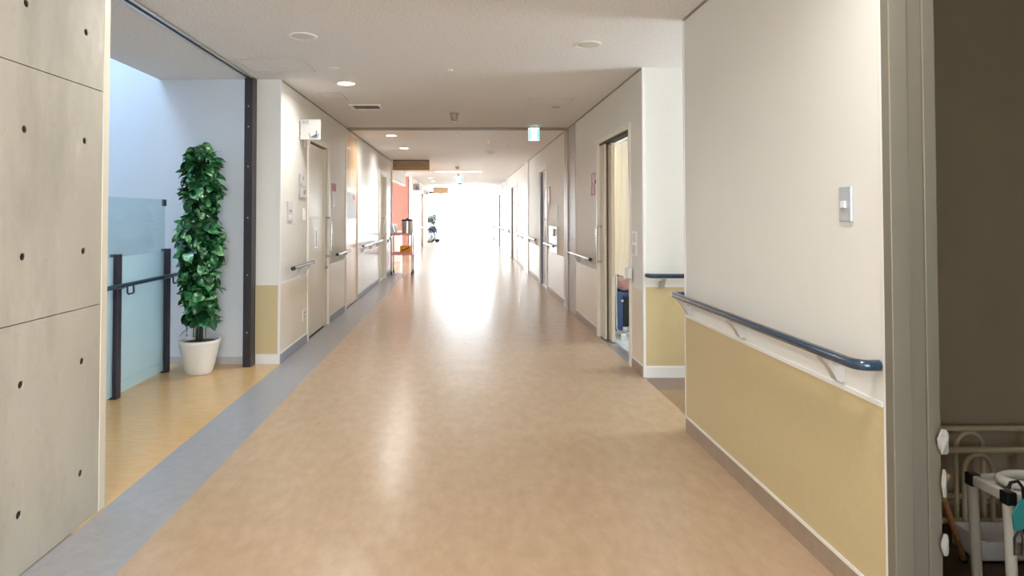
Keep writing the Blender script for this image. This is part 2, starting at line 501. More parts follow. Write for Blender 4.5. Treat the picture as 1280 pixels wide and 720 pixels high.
# ------------------------------------------------------------------ mesh helpers
class MB:
    def __init__(s):
        s.v, s.f = [], []
    def add(s, vs, fs):
        o = len(s.v)
        s.v += [tuple(p) for p in vs]
        s.f += [tuple(i + o for i in q) for q in fs]
        return s
    def box(s, x0, x1, y0, y1, z0, z1):
        if x0 > x1: x0, x1 = x1, x0
        if y0 > y1: y0, y1 = y1, y0
        return s.add([(x0, y0, z0), (x1, y0, z0), (x1, y1, z0), (x0, y1, z0), (x0, y0, z1), (x1, y0, z1), (x1, y1, z1), (x0, y1, z1)],
                     [(0, 3, 2, 1), (4, 5, 6, 7), (0, 1, 5, 4), (1, 2, 6, 5), (2, 3, 7, 6), (3, 0, 4, 7)])
    def prism(s, poly, axis, a, b):
        """polygon in the two other axes (in x,y,z order), extruded along axis from a to b"""
        def p3(p, t):
            q = list(p)
            q.insert(axis, t)
            return q
        n = len(poly)
        vs = [p3(p, a) for p in poly] + [p3(p, b) for p in poly]
        fs = [tuple(range(n))[::-1], tuple(range(n, 2 * n))] + [(i, (i + 1) % n, n + (i + 1) % n, n + i) for i in range(n)]
        return s.add(vs, fs)
    def tube(s, pts, r, n=10, closed=False, caps=True):
        pts = [Vector(p) for p in pts]
        m = len(pts)
        rs = r if isinstance(r, (list, tuple)) else [r] * m
        prev = None
        rings = []
        for i, p in enumerate(pts):
            a = pts[(i - 1) % m] if (closed or i > 0) else p
            b = pts[(i + 1) % m] if (closed or i < m - 1) else p
            d = (b - a).normalized()
            if prev is None:
                u = d.cross(Vector((0, 0, 1)))
                if u.length < 1e-3:
                    u = d.cross(Vector((1, 0, 0)))
            else:
                u = prev - d * prev.dot(d)
            u.normalize()
            prev = u
            w = d.cross(u)
            rings.append([p + (u * math.cos(2 * PI * k / n) + w * math.sin(2 * PI * k / n)) * rs[i] for k in range(n)])
        vs = [q for g in rings for q in g]
        fs = []
        for i in range(m if closed else m - 1):
            j = (i + 1) % m
            for k in range(n):
                fs.append((i * n + k, i * n + (k + 1) % n, j * n + (k + 1) % n, j * n + k))
        if caps and not closed:
            fs.append(tuple(range(n))[::-1])
            fs.append(tuple(range((m - 1) * n, m * n)))
        return s.add(vs, fs)
    def lathe(s, prof, c, n=24, axis=2, cap=True):
        vs, fs = [], []
        for r, h in prof:
            for k in range(n):
                a = 2 * PI * k / n
                q = [r * math.cos(a), r * math.sin(a)]
                q.insert(axis, h)
                vs.append((c[0] + q[0], c[1] + q[1], c[2] + q[2]))
        m = len(prof)
        for i in range(m - 1):
            for k in range(n):
                fs.append((i * n + k, i * n + (k + 1) % n, (i + 1) * n + (k + 1) % n, (i + 1) * n + k))
        if cap:
            fs.append(tuple(range(n))[::-1])
            fs.append(tuple(range((m - 1) * n, m * n)))
        return s.add(vs, fs)
    def build(s, name, m, parent=None, smooth=False, bevel=0.0, seg=2):
        if parent is not None:
            org = Vector(ORG[parent.name])
        else:
            xs, ys, zs = zip(*s.v)
            org = Vector(((min(xs) + max(xs)) / 2, (min(ys) + max(ys)) / 2, min(zs)))
        me = bpy.data.meshes.new(name)
        me.from_pydata([tuple(Vector(p) - org) for p in s.v], [], s.f)
        bm = bmesh.new()
        bm.from_mesh(me)
        bmesh.ops.recalc_face_normals(bm, faces=bm.faces)
        if bevel:
            bmesh.ops.bevel(bm, geom=[e for e in bm.edges if e.is_manifold and e.calc_face_angle(0) > 0.6], offset=bevel, segments=seg, profile=0.5, affect='EDGES', clamp_overlap=True)
        bm.to_mesh(me)
        bm.free()
        me.materials.append(m)
        if smooth:
            for p in me.polygons:
                p.use_smooth = True
            try:
                me.set_sharp_from_angle(angle=math.radians(40))
            except Exception:
                pass
        o = bpy.data.objects.new(name, me)
        COL.objects.link(o)
        if parent is not None:
            o.parent = parent
        else:
            o.location = org
        ORG[o.name] = tuple(org)
        return o
ORG = {}

def tag(o, label=None, cat=None, group=None, kind=None):
    if label: o['label'] = label
    if cat: o['category'] = cat
    if group: o['group'] = group
    if kind: o['kind'] = kind
    return o
def thing(name, label, cat, loc, group=None, kind=None):
    o = bpy.data.objects.new(name, None)
    o.empty_display_size = 0.1
    o.location = loc
    COL.objects.link(o)
    ORG[o.name] = tuple(loc)
    return tag(o, label, cat, group, kind)
def st(name, mb, m, label=None, cat=None, **kw):
    return tag(mb.build(name, m, **kw), label, cat, None, 'structure')
def copy_tree(o, parent=None):
    c = o.copy()
    COL.objects.link(c)
    if parent is not None:
        c.parent = parent
    for ch in list(o.children):
        copy_tree(ch, c)
    return c
def bx(*a):
    return MB().box(*a)

# ------------------------------------------------------------------ the setting: floors and ceilings
HC = 2.54                     # ceiling height
XL, XR, XN = -1.635, 1.475, 1.372   # left wall, right wall beyond the side corridor, near right wall
YB, YE = -4.0, 34.0
YC = 5.72                     # where the left corridor wall starts
slab = st('floor', bx(-6, 6, YB - .2, YE + .2, -0.12, -0.005), SLAB, 'vinyl sheet floor of the long hospital corridor', 'floor')
bx(-1.283, XR, YB, YE, -.005, 0).build('corridor_sheet', FTAN, slab)
bx(-1.626, -1.283, YB, 14.6, -.005, 0).build('border_strip', FGREY, slab)
bx(-4.4, -1.626, 2.7, YC + .02, -.005, 0).build('alcove_sheet', FORANGE, slab)
bx(-5.2, -1.626, 14.5, 20.6, -.005, 0).build('nook_sheet', FTAN, slab)
bx(-2.6, -1.283, 20.6, YE, -.005, 0).build('edge_sheet', FTAN, slab)
bx(-1.626, -1.283, 14.6, 20.6, -.005, 0).build('edge_sheet', FTAN, slab)
bx(XR, 4.8, 4.88, 5.25, -.005, 0).build('border_strip', FBROWN, slab)
bx(XR, 4.8, 3.9, 4.88, -.005, 0).build('side_corridor_sheet', FSIDE, slab)
bx(XR, 4.2, 5.4, 8.4, -.005, 0).build('room_sheet', FROOM, slab)
bx(XN, 3.4, YB, 3.0, -.005, 0.0005).build('storage_sheet', STOREF, slab)

SX = -2.73                    # ceiling edge beside the stairwell
c = MB()
c.box(SX, 6, YB - .2, 8.97, HC, HC + .15)
c.box(-6, SX, YB - .2, 2.7, HC, HC + .15)
c.box(-6, SX, YC + .02, 8.97, HC, HC + .15)
st('ceiling', c, CEIL, 'speckled acoustic board ceiling over the corridor', 'ceiling')

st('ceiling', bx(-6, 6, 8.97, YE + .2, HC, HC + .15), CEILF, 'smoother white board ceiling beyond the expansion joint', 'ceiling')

# stairwell beyond the glass gate: taller shaft with a skylight
w = MB()
w.box(-4.35, -4.2, 2.6, YC + .15, -.1, 4.3)
w.box(-4.2, XL - .25, 2.55, 2.7, 0, HC)
w.box(-4.2, SX, 2.55, 2.7, HC, 4.3)
w.box(SX, SX + .12, 2.7, YC, HC + .15, 4.3)
w.box(-4.2, -1.89, YC, YC + .14, 0, HC)
w.box(-4.2, SX + .12, YC, YC + .14, HC, 4.3)
w.box(-4.35, SX + .12, 2.55, 3.6, 4.3, 4.4)
w.box(-4.35, SX + .12, 4.8, YC + .15, 4.3, 4.4)
w.box(-4.35, -4.0, 3.6, 4.8, 4.3, 4.4)
w.box(-3.05, SX + .12, 3.6, 4.8, 4.3, 4.4)
wa = st('wall_alcove', w, WALLCOOL, 'pale wall behind the potted plant and glass gate', 'wall')
bx(-1.845, XL - .012, YC - .004, YC, .09, .70).build('dado_panel', DADO, wa)
bx(-1.845, XL - .008, YC - .006, YC, .70, .715).build('dado_cap', WTRIM, wa)
bx(XL - .016, XL + .005, YC - .006, YC + .012, .09, HC).build('corner_guard', WTRIM, wa, bevel=.003)
sk = thing('window_1', 'skylight over the stairwell beyond the glass gate', 'window', (-3.5, 4.2, 4.32), kind='structure')
bx(-4.0, -3.05, 3.6, 4.8, 4.34, 4.35).build('pane', WGLASS, sk)
b = MB()
b.box(-3.53, -3.47, 3.6, 4.8, 4.32, 4.37)
b.build('window_frame', ALU, sk)
bx(-4.2, -1.925, YC - .008, YC, 0, .065).build('baseboard_alcove', BASELG)['kind'] = 'structure'
bx(-1.845, XL + .004, YC - .012, YC, 0, .085).build('baseboard_return', WTRIM)['kind'] = 'structure'

# ------------------------------------------------------------------ concrete wall on the left with tie holes
XC = XL
cw = st('wall_left', bx(XC - .25, XC - .03, YB, 2.92, 0, HC), SLAB, 'fair faced concrete wall with round tie holes', 'wall')
hole_y = [2.76, 2.38, 2.00, 1.62, 1.24]
def concrete_panel(z0, z1, y0, y1, zs):
    m = MB()
    R, q, N = .0125, .05, 16
    ys = sorted({y0, y1} | {h + s for h in hole_y for s in (-q, q) if y0 < h < y1})
    zz = sorted({z0, z1} | {h + s for h in zs for s in (-q, q)})
    for i in range(len(ys) - 1):
        for j in range(len(zz) - 1):
            ym, zm = (ys[i] + ys[i + 1]) / 2, (zz[j] + zz[j + 1]) / 2
            if any(abs(ym - h) < .01 for h in hole_y) and any(abs(zm - h) < .01 for h in zs):
                vs, fs = [], []
                for ring in range(3):
                    for k in range(N):
                        a = 2 * PI * k / N
                        cx, sx = math.cos(a), math.sin(a)
                        if ring == 0:
                            t = q / max(abs(cx), abs(sx))
                            vs.append((XC, ym + cx * t, zm + sx * t))
                        elif ring == 1:
                            vs.append((XC, ym + cx * R * 1.25, zm + sx * R * 1.25))
                        else:
                            vs.append((XC - .022, ym + cx * R * .85, zm + sx * R * .85))
                for ring in range(2):
                    for k in range(N):
                        fs.append((ring * N + k, ring * N + (k + 1) % N, (ring + 1) * N + (k + 1) % N, (ring + 1) * N + k))
                m.add(vs, fs)
            else:
                m.add([(XC, ys[i], zz[j]), (XC, ys[i + 1], zz[j]), (XC, ys[i + 1], zz[j + 1]), (XC, ys[i], zz[j + 1])], [(0, 1, 2, 3)])
    # returns around the panel's rim
    d = XC - .03
    for (a, b2) in (((y0, z0), (y1, z0)), ((y1, z0), (y1, z1)), ((y1, z1), (y0, z1)), ((y0, z1), (y0, z0))):
        m.add([(XC, *a), (XC, *b2), (d, *b2), (d, *a)], [(0, 1, 2, 3)])
    p = m.build('panel', CONC, cw)
    for h in hole_y:
        for z in zs:
            if y0 < h < y1:
                MB().lathe([(R * 1.04, XC - .003), (R * .83, XC - .0195), (.001, XC - .0205)], (0, h, z), 14, 0, cap=False).build('tie_hole', HOLE, p)
concrete_panel(1.888, HC, YB, 2.895, [2.12])
concrete_panel(.929, 1.884, YB, 2.895, [1.647, 1.172])
concrete_panel(0.0, .925, YB, 2.895, [.70, .224])
bx(XC - .25, XC + .003, 2.895, 2.945, 0, HC).build('end_trim', CREAM, cw, bevel=.003)

# fire shutter guide and its ceiling slot
g = st('trim_1', MB().box(-1.92, -1.850, 5.60, 5.625, 0, HC).box(-1.92, -1.905, 5.625, YC, 0, HC).box(-1.865, -1.850, 5.625, YC, 0, HC), DKSTEEL,
       'dark steel shutter guide post beside the plant alcove', 'guide post')
for z in (.3, .8, 1.3, 1.75, 2.1, 2.28):
    MB().lathe([(.006, 5.6), (.006, 5.597), (.003, 5.595)], (-1.885, 0, z), 10, 1).build('bolt', ALU, g)
g = st('trim_2', MB().box(-1.925, -1.900, 2.94, 5.60, HC - .012, HC).box(-1.872, -1.848, 2.94, 5.60, HC - .012, HC), ALU,
       'metal shutter slot edging across the ceiling', 'ceiling track')
bx(-1.900, -1.872, 2.94, 5.60, HC - .002, HC).build('slot', VENTD, g)

# ------------------------------------------------------------------ walls with openings
def wall_run(name, x, side, y0, y1, opens, m, label, thick=.12):
    """side=-1: left wall, body behind x; opens = [(ya, yb, ztop)]"""
    xo = x + side * thick
    b = MB()
    y = y0
    for a, e, zt in sorted(opens):
        if a > y: b.box(x, xo, y, a, 0, HC)
        if zt < HC: b.box(x, xo, a, e, zt, HC)
        y = e
    if y < y1: b.box(x, xo, y, y1, 0, HC)
    return st(name, b, m, label, 'wall')
def dress(wall, x, side, segs, dado, capm=WTRIM, dz=.70, base=None, basem=None, bname='baseboard_left', zb=.085):
    for a, e in segs:
        s = -side
        bx(x, x + s * .003, a, e, zb + .012, dz).build('dado_panel', dado, wall)
        bx(x, x + s * .006, a, e, dz, dz + .016).build('dado_cap', capm, wall)
        o = bx(x, x + s * .007, a, e, 0, zb).build(bname, basem)
        o['kind'] = 'structure'
        bx(x, x + s * .009, a, e, zb, zb + .012).build('base_cap', WTRIM, o)

D1 = (6.76, 7.76)
wl = wall_run('wall_left', XL, -1, YC + .14, 8.86, [(D1[0], D1[1], 2.12)], WALL, 'cream left corridor wall with bath sign and handrails')
bx(-1.89, XL, YC, YC + .14, 0, HC).build('corner_piece', WALL, wl)
dress(wl, XL, -1, [(YC + .014, D1[0] - .05), (D1[1] + .07, 8.84)], DADOP, basem=BASEG)
wl2 = wall_run('wall_left', XL, -1, 9.94, 14.6, [(12.5, 13.5, 2.12)], WALLG, 'glossy white left wall beyond the wooden door')
dress(wl2, XL, -1, [(9.98, 12.42), (13.72, 14.58)], WALLG, basem=BASEG)
bx(XL - .12, XL, 8.86, 9.94, 2.50, HC).build('lintel_piece', WALL, wl2)
bx(XL, XL + .02, 14.50, 14.615, 0, HC).build('corner_guard', WALL, wl2, bevel=.004)
# nook (care counter) with coral end wall
nk = MB()
nk.box(-5.2, XL - .12, 14.48, 14.6, 0, HC)
nk.box(-5.32, -5.2, 14.48, 15.9, 0, HC).box(-5.32, -5.2, 19.3, 20.6, 0, HC).box(-5.32, -5.2, 15.9, 19.3, 0, .9).box(-5.32, -5.2, 15.9, 19.3, 2.3, HC)
nw = thing('added_window_7', 'added wide window lighting the staff nook', 'window', (-5.26, 17.6, .9), kind='structure')  # window added to light the nook and the mid corridor
bx(-5.26, -5.255, 15.9, 19.3, .9, 2.3).build('pane', WGLASS, nw)
for y in (17.0, 18.15):
    bx(-5.29, -5.23, y, y + .05, .9, 2.3).build('mullion', ALU, nw)
st('wall_nook', nk, WALL, 'white inner walls of the staff nook', 'wall')
st('wall_nook_end', bx(-5.2, XL - .10, 20.5, 20.62, 0, HC), CORAL, 'coral painted wall at the end of the staff nook', 'wall')
st('trim_3', bx(XL - .12, XL, 14.615, 18.1, 2.12, HC), WALLG, 'white soffit over the staff nook opening', 'soffit', bevel=.005)
wl3 = wall_run('wall_left', XL, -1, 20.5, 29.4, [(24.9, 25.9, 2.15), (26.9, 29.2, 2.40)], WALLG, 'far white left wall past the coral nook')
dress(wl3, XL, -1, [(20.62, 24.7), (26.1, 26.8)], WALLG, basem=BASEG)

# near right wall with side corridor and storage room
nr = st('wall_right', bx(XN, XN + .13, 2.085, 3.97, 0, HC), WALL, 'near cream right wall with navy handrail and light switch', 'wall')
dress(nr, XN, 1, [(2.10, 3.955)], DADO, basem=BASEB, bname='baseboard_right')
bx(XN - .004, XN + .134, 3.955, 3.974, 0, HC).build('corner_guard', WTRIM, nr, bevel=.003)
bx(XN - .004, XN + .002, 2.086, 2.10, 0, HC).build('edge_bead', WTRIM, nr, bevel=.003)
sw_ = MB()
sw_.box(XN + .13, 4.8, 3.85, 3.97, 0, HC)
sw_.box(4.6, 4.75, 3.97, 4.0, 0, HC).box(4.6, 4.75, 5.1, 5.25, 0, HC).box(4.6, 4.75, 4.0, 5.1, 0, .75).box(4.6, 4.75, 4.0, 5.1, 2.45, HC)
st('wall_side', sw_, WALL, 'walls of the short side corridor', 'wall')
wn = thing('window_2', 'window at the end of the side corridor', 'window', (4.67, 4.55, .75), kind='structure')
bx(4.66, 4.67, 4.0, 5.1, .75, 2.45).build('pane', WGLASS, wn)
b = MB().box(4.64, 4.69, 4.0, 4.05, .75, 2.45).box(4.64, 4.69, 5.05, 5.1, .75, 2.45).box(4.64, 4.69, 4.52, 4.58, .75, 2.45).box(4.64, 4.69, 4.0, 5.1, .75, .8).box(4.64, 4.69, 4.0, 5.1, 2.4, 2.45)
b.build('window_frame', ALU, wn)
# niche wall facing the camera
ni = st('wall_niche', bx(XR + .12, 4.75, 5.25, 5.37, 0, HC), WALL, 'bright wall facing the camera at the side corridor', 'wall')
bx(XR + .012, 4.6, 5.247, 5.25, .097, .735).build('dado_panel', DADO, ni)
bx(XR + .010, 4.6, 5.244, 5.25, .735, .752).build('dado_cap', WTRIM, ni)
bx(XR - .006, XR + .016, 5.242, 5.262, 0, HC).build('corner_guard', WTRIM, ni, bevel=.003)
o = bx(XR + .016, 4.6, 5.241, 5.25, 0, .085).build('baseboard_niche', WTRIM); o['kind'] = 'structure'

# right wall, room door, concrete column, far doors
RD = (5.66, 7.0)
wr = wall_run('wall_right', XR, 1, 5.37, 8.38, [(RD[0], RD[1], 2.10)], WALL, 'right wall around the curtained doorway')
bx(XR, XR + .12, 5.25, 5.37, 0, HC).build('corner_piece', WALL, wr)
dress(wr, XR, 1, [(5.265, 5.60), (7.05, 8.38)], DADOP, basem=BASEB, bname='baseboard_right')
colm = st('wall_column', bx(XR - .004, XR + .2, 8.38, 8.93, 0, HC).box(XR - .016, XR + .2, 8.95, 9.22, 0, HC).box(XR + .01, XR + .2, 8.93, 8.95, 0, HC), CONCG, 'grey exposed concrete column in the right wall', 'column')
for z in (.45, 1.0, 1.55, 2.1):
    MB().lathe([(.014, XR - .005), (.012, XR - .004)], (0, 8.62, z), 12, 0).build('tie_hole', HOLE, colm)
FD = [(11.25, 12.25), (17.5, 19.6), (24.6, 26.4), (30.2, 31.4)]
wr2 = wall_run('wall_right', XR, 1, 9.24, YE, [(a, b2, 2.14) for a, b2 in FD], WALL, 'long right wall with a row of recessed doors')
bx(XR - .012, XR + .002, 9.22, 9.30, 0, HC).build('edge_strip', CREAM, wr2)
PIL = [(14.4, 15.4), (21.6, 22.5), (28.0, 28.8)]
segs, y = [], 9.30
for a, e in sorted(FD + PIL):
    pad = .07 if (a, e) in FD else 0
    segs.append((y, a - pad)); y = e + pad
segs.append((y, 33.9))
dress(wr2, XR, 1, segs, WALLG, basem=BASEB, bname='baseboard_right')
for a, e in PIL:
    st('trim_4', bx(XR - .022, XR, a, e, 0, HC), WALLG, {14.4: 'glossy white pilaster between first and second far doors', 21.6: 'white pilaster past the second far door', 28.0: 'farthest white pilaster near the end windows'}[a], 'pilaster', bevel=.004)

# back of the corridor, behind the camera
bw = thing('added_window_8', 'added fill window behind the camera', 'window', (.5, YB - .1, .7), kind='structure')  # unseen window added as daylight fill from behind
bx(-.8, 1.8, YB - .1, YB - .095, .7, 2.3).build('pane', WGLASS, bw)
bx(.47, .53, YB - .12, YB - .07, .7, 2.3).build('mullion', ALU, bw)
st('wall_back', MB().box(-1.9, -.8, YB - .15, YB, 0, HC).box(1.8, 3.4, YB - .15, YB, 0, HC).box(-.8, 1.8, YB - .15, YB, 0, .7).box(-.8, 1.8, YB - .15, YB, 2.3, HC), WALL, 'wall closing the corridor behind the camera', 'wall')

# ceiling joint strip
j = st('trim_5', bx(XL, XR, 8.90, 9.04, HC - .022, HC), JOINT, 'brownish metal expansion joint strip across the ceiling', 'joint cover', bevel=.004)
# thin dark shadow-gap beads where ceiling meets the walls
st('trim_6', bx(XL, XL + .010, YC + .02, 14.5, HC - .010, HC), JOINT, 'slim ceiling edge bead along the left wall', 'trim')
st('trim_7', bx(XR - .010, XR, 5.26, 33.9, HC - .010, HC), JOINT, 'slim ceiling edge bead along the right wall', 'trim')
st('trim_8', bx(XN - .010, XN, 2.1, 3.95, HC - .010, HC), JOINT, 'slim ceiling edge bead above the near right wall', 'trim')

# ------------------------------------------------------------------ end of the corridor: glazed entrance
XE = -2.5
we = MB().box(XE - .12, -1.52, YE, YE + .1, 0, HC).box(XR - .05, XR + .12, YE, YE + .1, 0, HC).box(XE, XR, YE, YE + .1, 2.46, HC)
we.box(XE - .12, XL - .12, 29.3, 29.4, 0, HC).box(XE - .12, XE, 29.4, 31.7, 0, HC).box(XE - .12, XE, 33.5, YE, 0, HC).box(XE - .12, XE, 31.7, 33.5, 2.4, HC)
st('wall_end', we, WALLG, 'white wall around the glazed far end', 'wall')
ew = thing('window_3', 'blown out glazed screen at the far end of the corridor', 'window', (0, YE + .05, 0), kind='structure')
WFR = mat('pale_window_frame', (0.75, 0.74, 0.80), 0.4)
xs = [-1.50, -1.20, -.78, 0.0, .72, XR - .05]
for i in range(5):
    bx(xs[i], xs[i + 1], YE + .05, YE + .056, .03, 2.46).build('pane', WGLASS, ew)
for i, x in enumerate(xs):
    wd = .10 if i == 1 else .025
    bx(x - wd, x + wd, YE + .03, YE + .08, 0, 2.46).build('mullion', WFR, ew)
bx(-1.52, XR - .05, YE + .03, YE + .08, 0, .04).build('sill_rail', WFR, ew)
bx(-1.52, -.78, YE + .03, YE + .08, 2.02, 2.08).build('transom', WFR, ew)
bx(-1.52, XR - .05, YE + .03, YE + .08, 2.42, 2.46).build('head_rail', WFR, ew)
lw = thing('window_4', 'tall side window in the far left wall', 'window', (XL - .06, 28.05, 0), kind='structure')
for a, e in ((26.9, 28.0), (28.1, 29.2)):
    bx(XL - .065, XL - .06, a, e, .04, 2.36).build('pane', WGLASS, lw)
for a in (26.9, 28.0, 29.1):
    bx(XL - .09, XL - .03, a, a + .1, 0, 2.4).build('mullion', ALU, lw)
bx(XL - .09, XL - .03, 26.9, 29.2, 2.36, 2.4).build('head_rail', ALU, lw)
rw = thing('window_5', 'tall windows of the recess behind the parked wheelchair', 'window', (XE - .06, 32.6, 0), kind='structure')
for k in range(3):
    bx(XE - .065, XE - .06, 31.7 + k * .6, 32.3 + k * .6, .03, 2.37).build('pane', WGLASS, rw)
for k in range(4):
    bx(XE - .09, XE - .03, 31.68 + k * .6, 31.74 + k * .6, 0, 2.4).build('mullion', WFR, rw)
st('ground', MB().box(-12, 12, YE + .1, 46, -.25, -.02).box(-12, XE - .15, 24, YE + .1, -.25, -.02), TERRACE, 'pale terrace outside the glazed end', 'terrace')

# ------------------------------------------------------------------ doors
def door_frame(d, x, side, y0, y1, zt, m, wdt=.05, proud=.012):
    s = -side
    b = MB()
    b.box(x + s * proud, x + side * .10, y0 - wdt, y0 + .004, 0, zt + wdt)
    b.box(x + s * proud, x + side * .10, y1 - .004, y1 + wdt, 0, zt + wdt)
    b.box(x + s * proud, x + side * .10, y0 + .004, y1 - .004, zt - .004, zt + wdt)
    return b.build('door_frame', m, d, bevel=.003)
def bar_handle(parent, x, s, y, z0, z1, m=STEEL, off=.055, r=.011):
    mid = x + s * off
    return MB().tube([(x, y, z1), (mid - s * .015, y, z1), (mid, y, z1 - .02), (mid, y, z0 + .02), (mid - s * .015, y, z0), (x, y, z0)], r, 10).build('handle', m, parent, smooth=True)

# door 1: beige bathroom door
d = thing('door_1', 'beige flush bathroom door under the bath sign', 'door', (XL, 7.26, 0), kind='structure')
door_frame(d, XL, -1, *D1, 2.12, CREAM, .055, .014)
lf = bx(XL - .055, XL - .018, D1[0] + .010, 7.60, .018, 2.095).build('door_leaf', LEAFD, d, bevel=.002)
bx(XL - .055, XL - .010, 7.60, D1[1] - .008, .0, 2.105).build('side_panel', LEAFD, d, bevel=.002)
MB().box(XL - .075, XL - .058, D1[0], D1[1], 0, 2.118).build('dark_reveal', VENTD, d)
pl = MB()
pl.box(XL - .018, XL - .010, 7.13, 7.145, .95, 1.16).box(XL - .018, XL - .010, 7.195, 7.21, .95, 1.16).box(XL - .018, XL - .010, 7.145, 7.195, 1.145, 1.16).box(XL - .018, XL - .010, 7.145, 7.195, .95, .965)
pl.build('recessed_pull', STEEL, d)
bx(XL - .0182, XL - .0165, 7.145, 7.195, .965, 1.145).build('pull_recess', PLASTG, d)
bar_handle(d, XL - .010, 1, 7.66, .83, 1.29, STEEL, .07, .013)
MB().lathe([(.026, XL - .010), (.026, XL + .004), (.014, XL + .006), (.014, XL + .022)], (0, 7.66, .70), 16, 0).build('lock', STEEL, d, smooth=True)
bx(XL - .07, XL - .012, D1[0], D1[1], 0, .012).build('threshold', DKSTEEL, d)

# door 2: pale wood full-height panel door
d = thing('door_2', 'full height pale wood door with a notice', 'door', (XL, 9.4, 0), kind='structure')
bx(XL - .05, XL - .012, 8.93, 9.92, .012, 2.495).build('door_leaf', WOODP, d, bevel=.002)
bx(XL - .08, XL + .012, 8.865, 8.925, 0, 2.50).build('door_frame', CREAM, d, bevel=.003)
bx(XL - .08, XL + .002, 9.92, 9.945, 0, 2.50).build('door_frame', CREAM, d)
bx(XL - .08, XL - .012, 8.925, 9.92, 0, .010).build('threshold', DKSTEEL, d)

# door 3: cream recessed door before the nook
d = thing('door_3', 'narrow cream door just before the staff nook', 'door', (XL, 13.0, 0), kind='structure')
door_frame(d, XL, -1, 12.5, 13.5, 2.12, CREAM, .09, .016)
bx(XL - .09, XL - .05, 12.5, 13.5, .01, 2.11).build('door_leaf', CREAM, d)
bar_handle(d, XL - .05, 1, 13.3, .85, 1.25)

# door 4: wide sliding door with curtain (right)
d = thing('door_4', 'open sliding door on the right with a cream curtain', 'door', (XR, 6.3, 0), kind='structure')
door_frame(d, XR, 1, *RD, 2.10, CREAM, .045, .014)
bx(XR + .018, XR + .042, 6.77, 7.0, .012, 2.09).build('door_leaf', LEAFD, d, bevel=.002)
bx(XR + .060, XR + .095, 6.63, 7.0, .012, 2.09).build('door_leaf', LEAFD, d, bevel=.002)
bx(XR + .016, XR + .10, RD[0] + .005, RD[1] - .005, 2.075, 2.098).build('head_track', VENTD, d)
bar_handle(d, XR + .018, -1, 6.90, .82, 1.20, STEEL, .06, .011)
bx(XR + .001, XR + .11, RD[0], RD[1], 0.0, .004).build('threshold', ALU, d)

# door 5..8: recessed doors far along the right wall
for i, ((a, e), lm, lab) in enumerate(zip(FD, (LEAFW, LEAFT, LEAFT, LEAFW),
        ('nearest recessed door, tinted with daylight, on the right past the concrete column', 'second recessed door on the right beyond the wall basin', 'third recessed door far along the right wall', 'last recessed door on the right near the end windows'))):
    d = thing('door_%d' % (5 + i), lab, 'door', (XR, (a + e) / 2, 0), kind='structure')
    door_frame(d, XR, 1, a, e, 2.14, CREAM, .06, .014)
    bx(XR + .04, XR + .08, a, e, .01, 2.13).build('door_leaf', lm, d)
    bx(XR + .018, XR + .039, e - .05, e - .006, .0, 2.13).build('jamb_shade', DKSTEEL if i else mat('blue_jamb_shade', (.10, .12, .24), .4), d)  # dark strip draws the shade on the far jamb
    bar_handle(d, XR + .04, -1, a + .12, .85, 1.25)
# tan column/door on the far left
d = thing('door_9', 'tan wooden door far along the left wall', 'door', (XL, 25.4, 0), kind='structure')
door_frame(d, XL, -1, 24.9, 25.9, 2.15, WOODC, .16, .02)
bx(XL - .09, XL - .05, 24.9, 25.9, .01, 2.14).build('door_leaf', WOODC, d)

# ------------------------------------------------------------------ handrails
HRZ = .832
def handrail(x, s, y0, y1, label, brs, axis='y', group='navy corridor handrails', r=.0185, ends=(1, 1), off=.072):
    """s: direction from the wall into the corridor"""
    if axis == 'y':
        P = lambda a, o, z: (x + s * o, a, z)
    else:
        P = lambda a, o, z: (a, x + s * o, z)
    t = thing('handrail', label, 'handrail', P((y0 + y1) / 2, 0, HRZ), group)
    def arc(a, d):
        R = off - .004
        return [P(a + d * R * (1 - math.sin(k * PI / 10)) - 0, off - R + R * math.cos(PI / 2 - k * PI / 10) if 0 else off - R * (1 - math.sin(k * PI / 10)) , HRZ) for k in range(0, 1)]
    pts = []
    R = .045
    if ends[0]:
        pts.append(P(y0, .002, HRZ))
        for k in range(0, 7):
            a = k * PI / 12
            pts.append(P(y0 + R * (1 - math.cos(a)), off - R + R * math.sin(a), HRZ))
    else:
        pts.append(P(y0, off, HRZ))
    if ends[1]:
        for k in range(6, -1, -1):
            a = k * PI / 12
            pts.append(P(y1 - R * (1 - math.cos(a)), off - R + R * math.sin(a), HRZ))
        pts.append(P(y1, .002, HRZ))
    else:
        pts.append(P(y1, off, HRZ))
    MB().tube(pts, r, 14).build('rail', NAVY, t, smooth=True)
    for e, yy, dd in ((ends[0], y0, -1), (ends[1], y1, 1)):
        if not e:
            MB().tube([P(yy - dd * .002, off, HRZ), P(yy + dd * .035, off, HRZ), P(yy + dd * .045, off, HRZ)], [r * 1.08, r * 1.08, r * .7], 14).build('end_cap', NAVYCAP, t, smooth=True)
    prof = [(.0, -.105), (.0, -.045), (.012, -.045), (.030, -.048), (.046, -.040), (off - .012, -.020), (off + .010, -.014), (off + .010, -.024), (.058, -.050), (.046, -.068), (.030, -.098), (.020, -.105)]
    for yb in brs:
        m = MB()
        poly = [(o, z) for o, z in prof]
        vs = [P(yb - .019, o, HRZ + z) for o, z in poly] + [P(yb + .019, o, HRZ + z) for o, z in poly]
        n = len(poly)
        m.add(vs, [tuple(range(n)), tuple(range(n, 2 * n))] + [(i, (i + 1) % n, n + (i + 1) % n, n + i) for i in range(n)])
        m.build('bracket', BRACK, t, bevel=.0025)
    return t
handrail(XN, -1, 2.12, 3.99, 'navy handrail on the near right wall below the light switch', [2.33, 3.14, 3.86])
handrail(5.25, -1, 1.50, 2.6, 'short navy handrail on the bright wall facing the camera', [1.62, 2.3], axis='x')
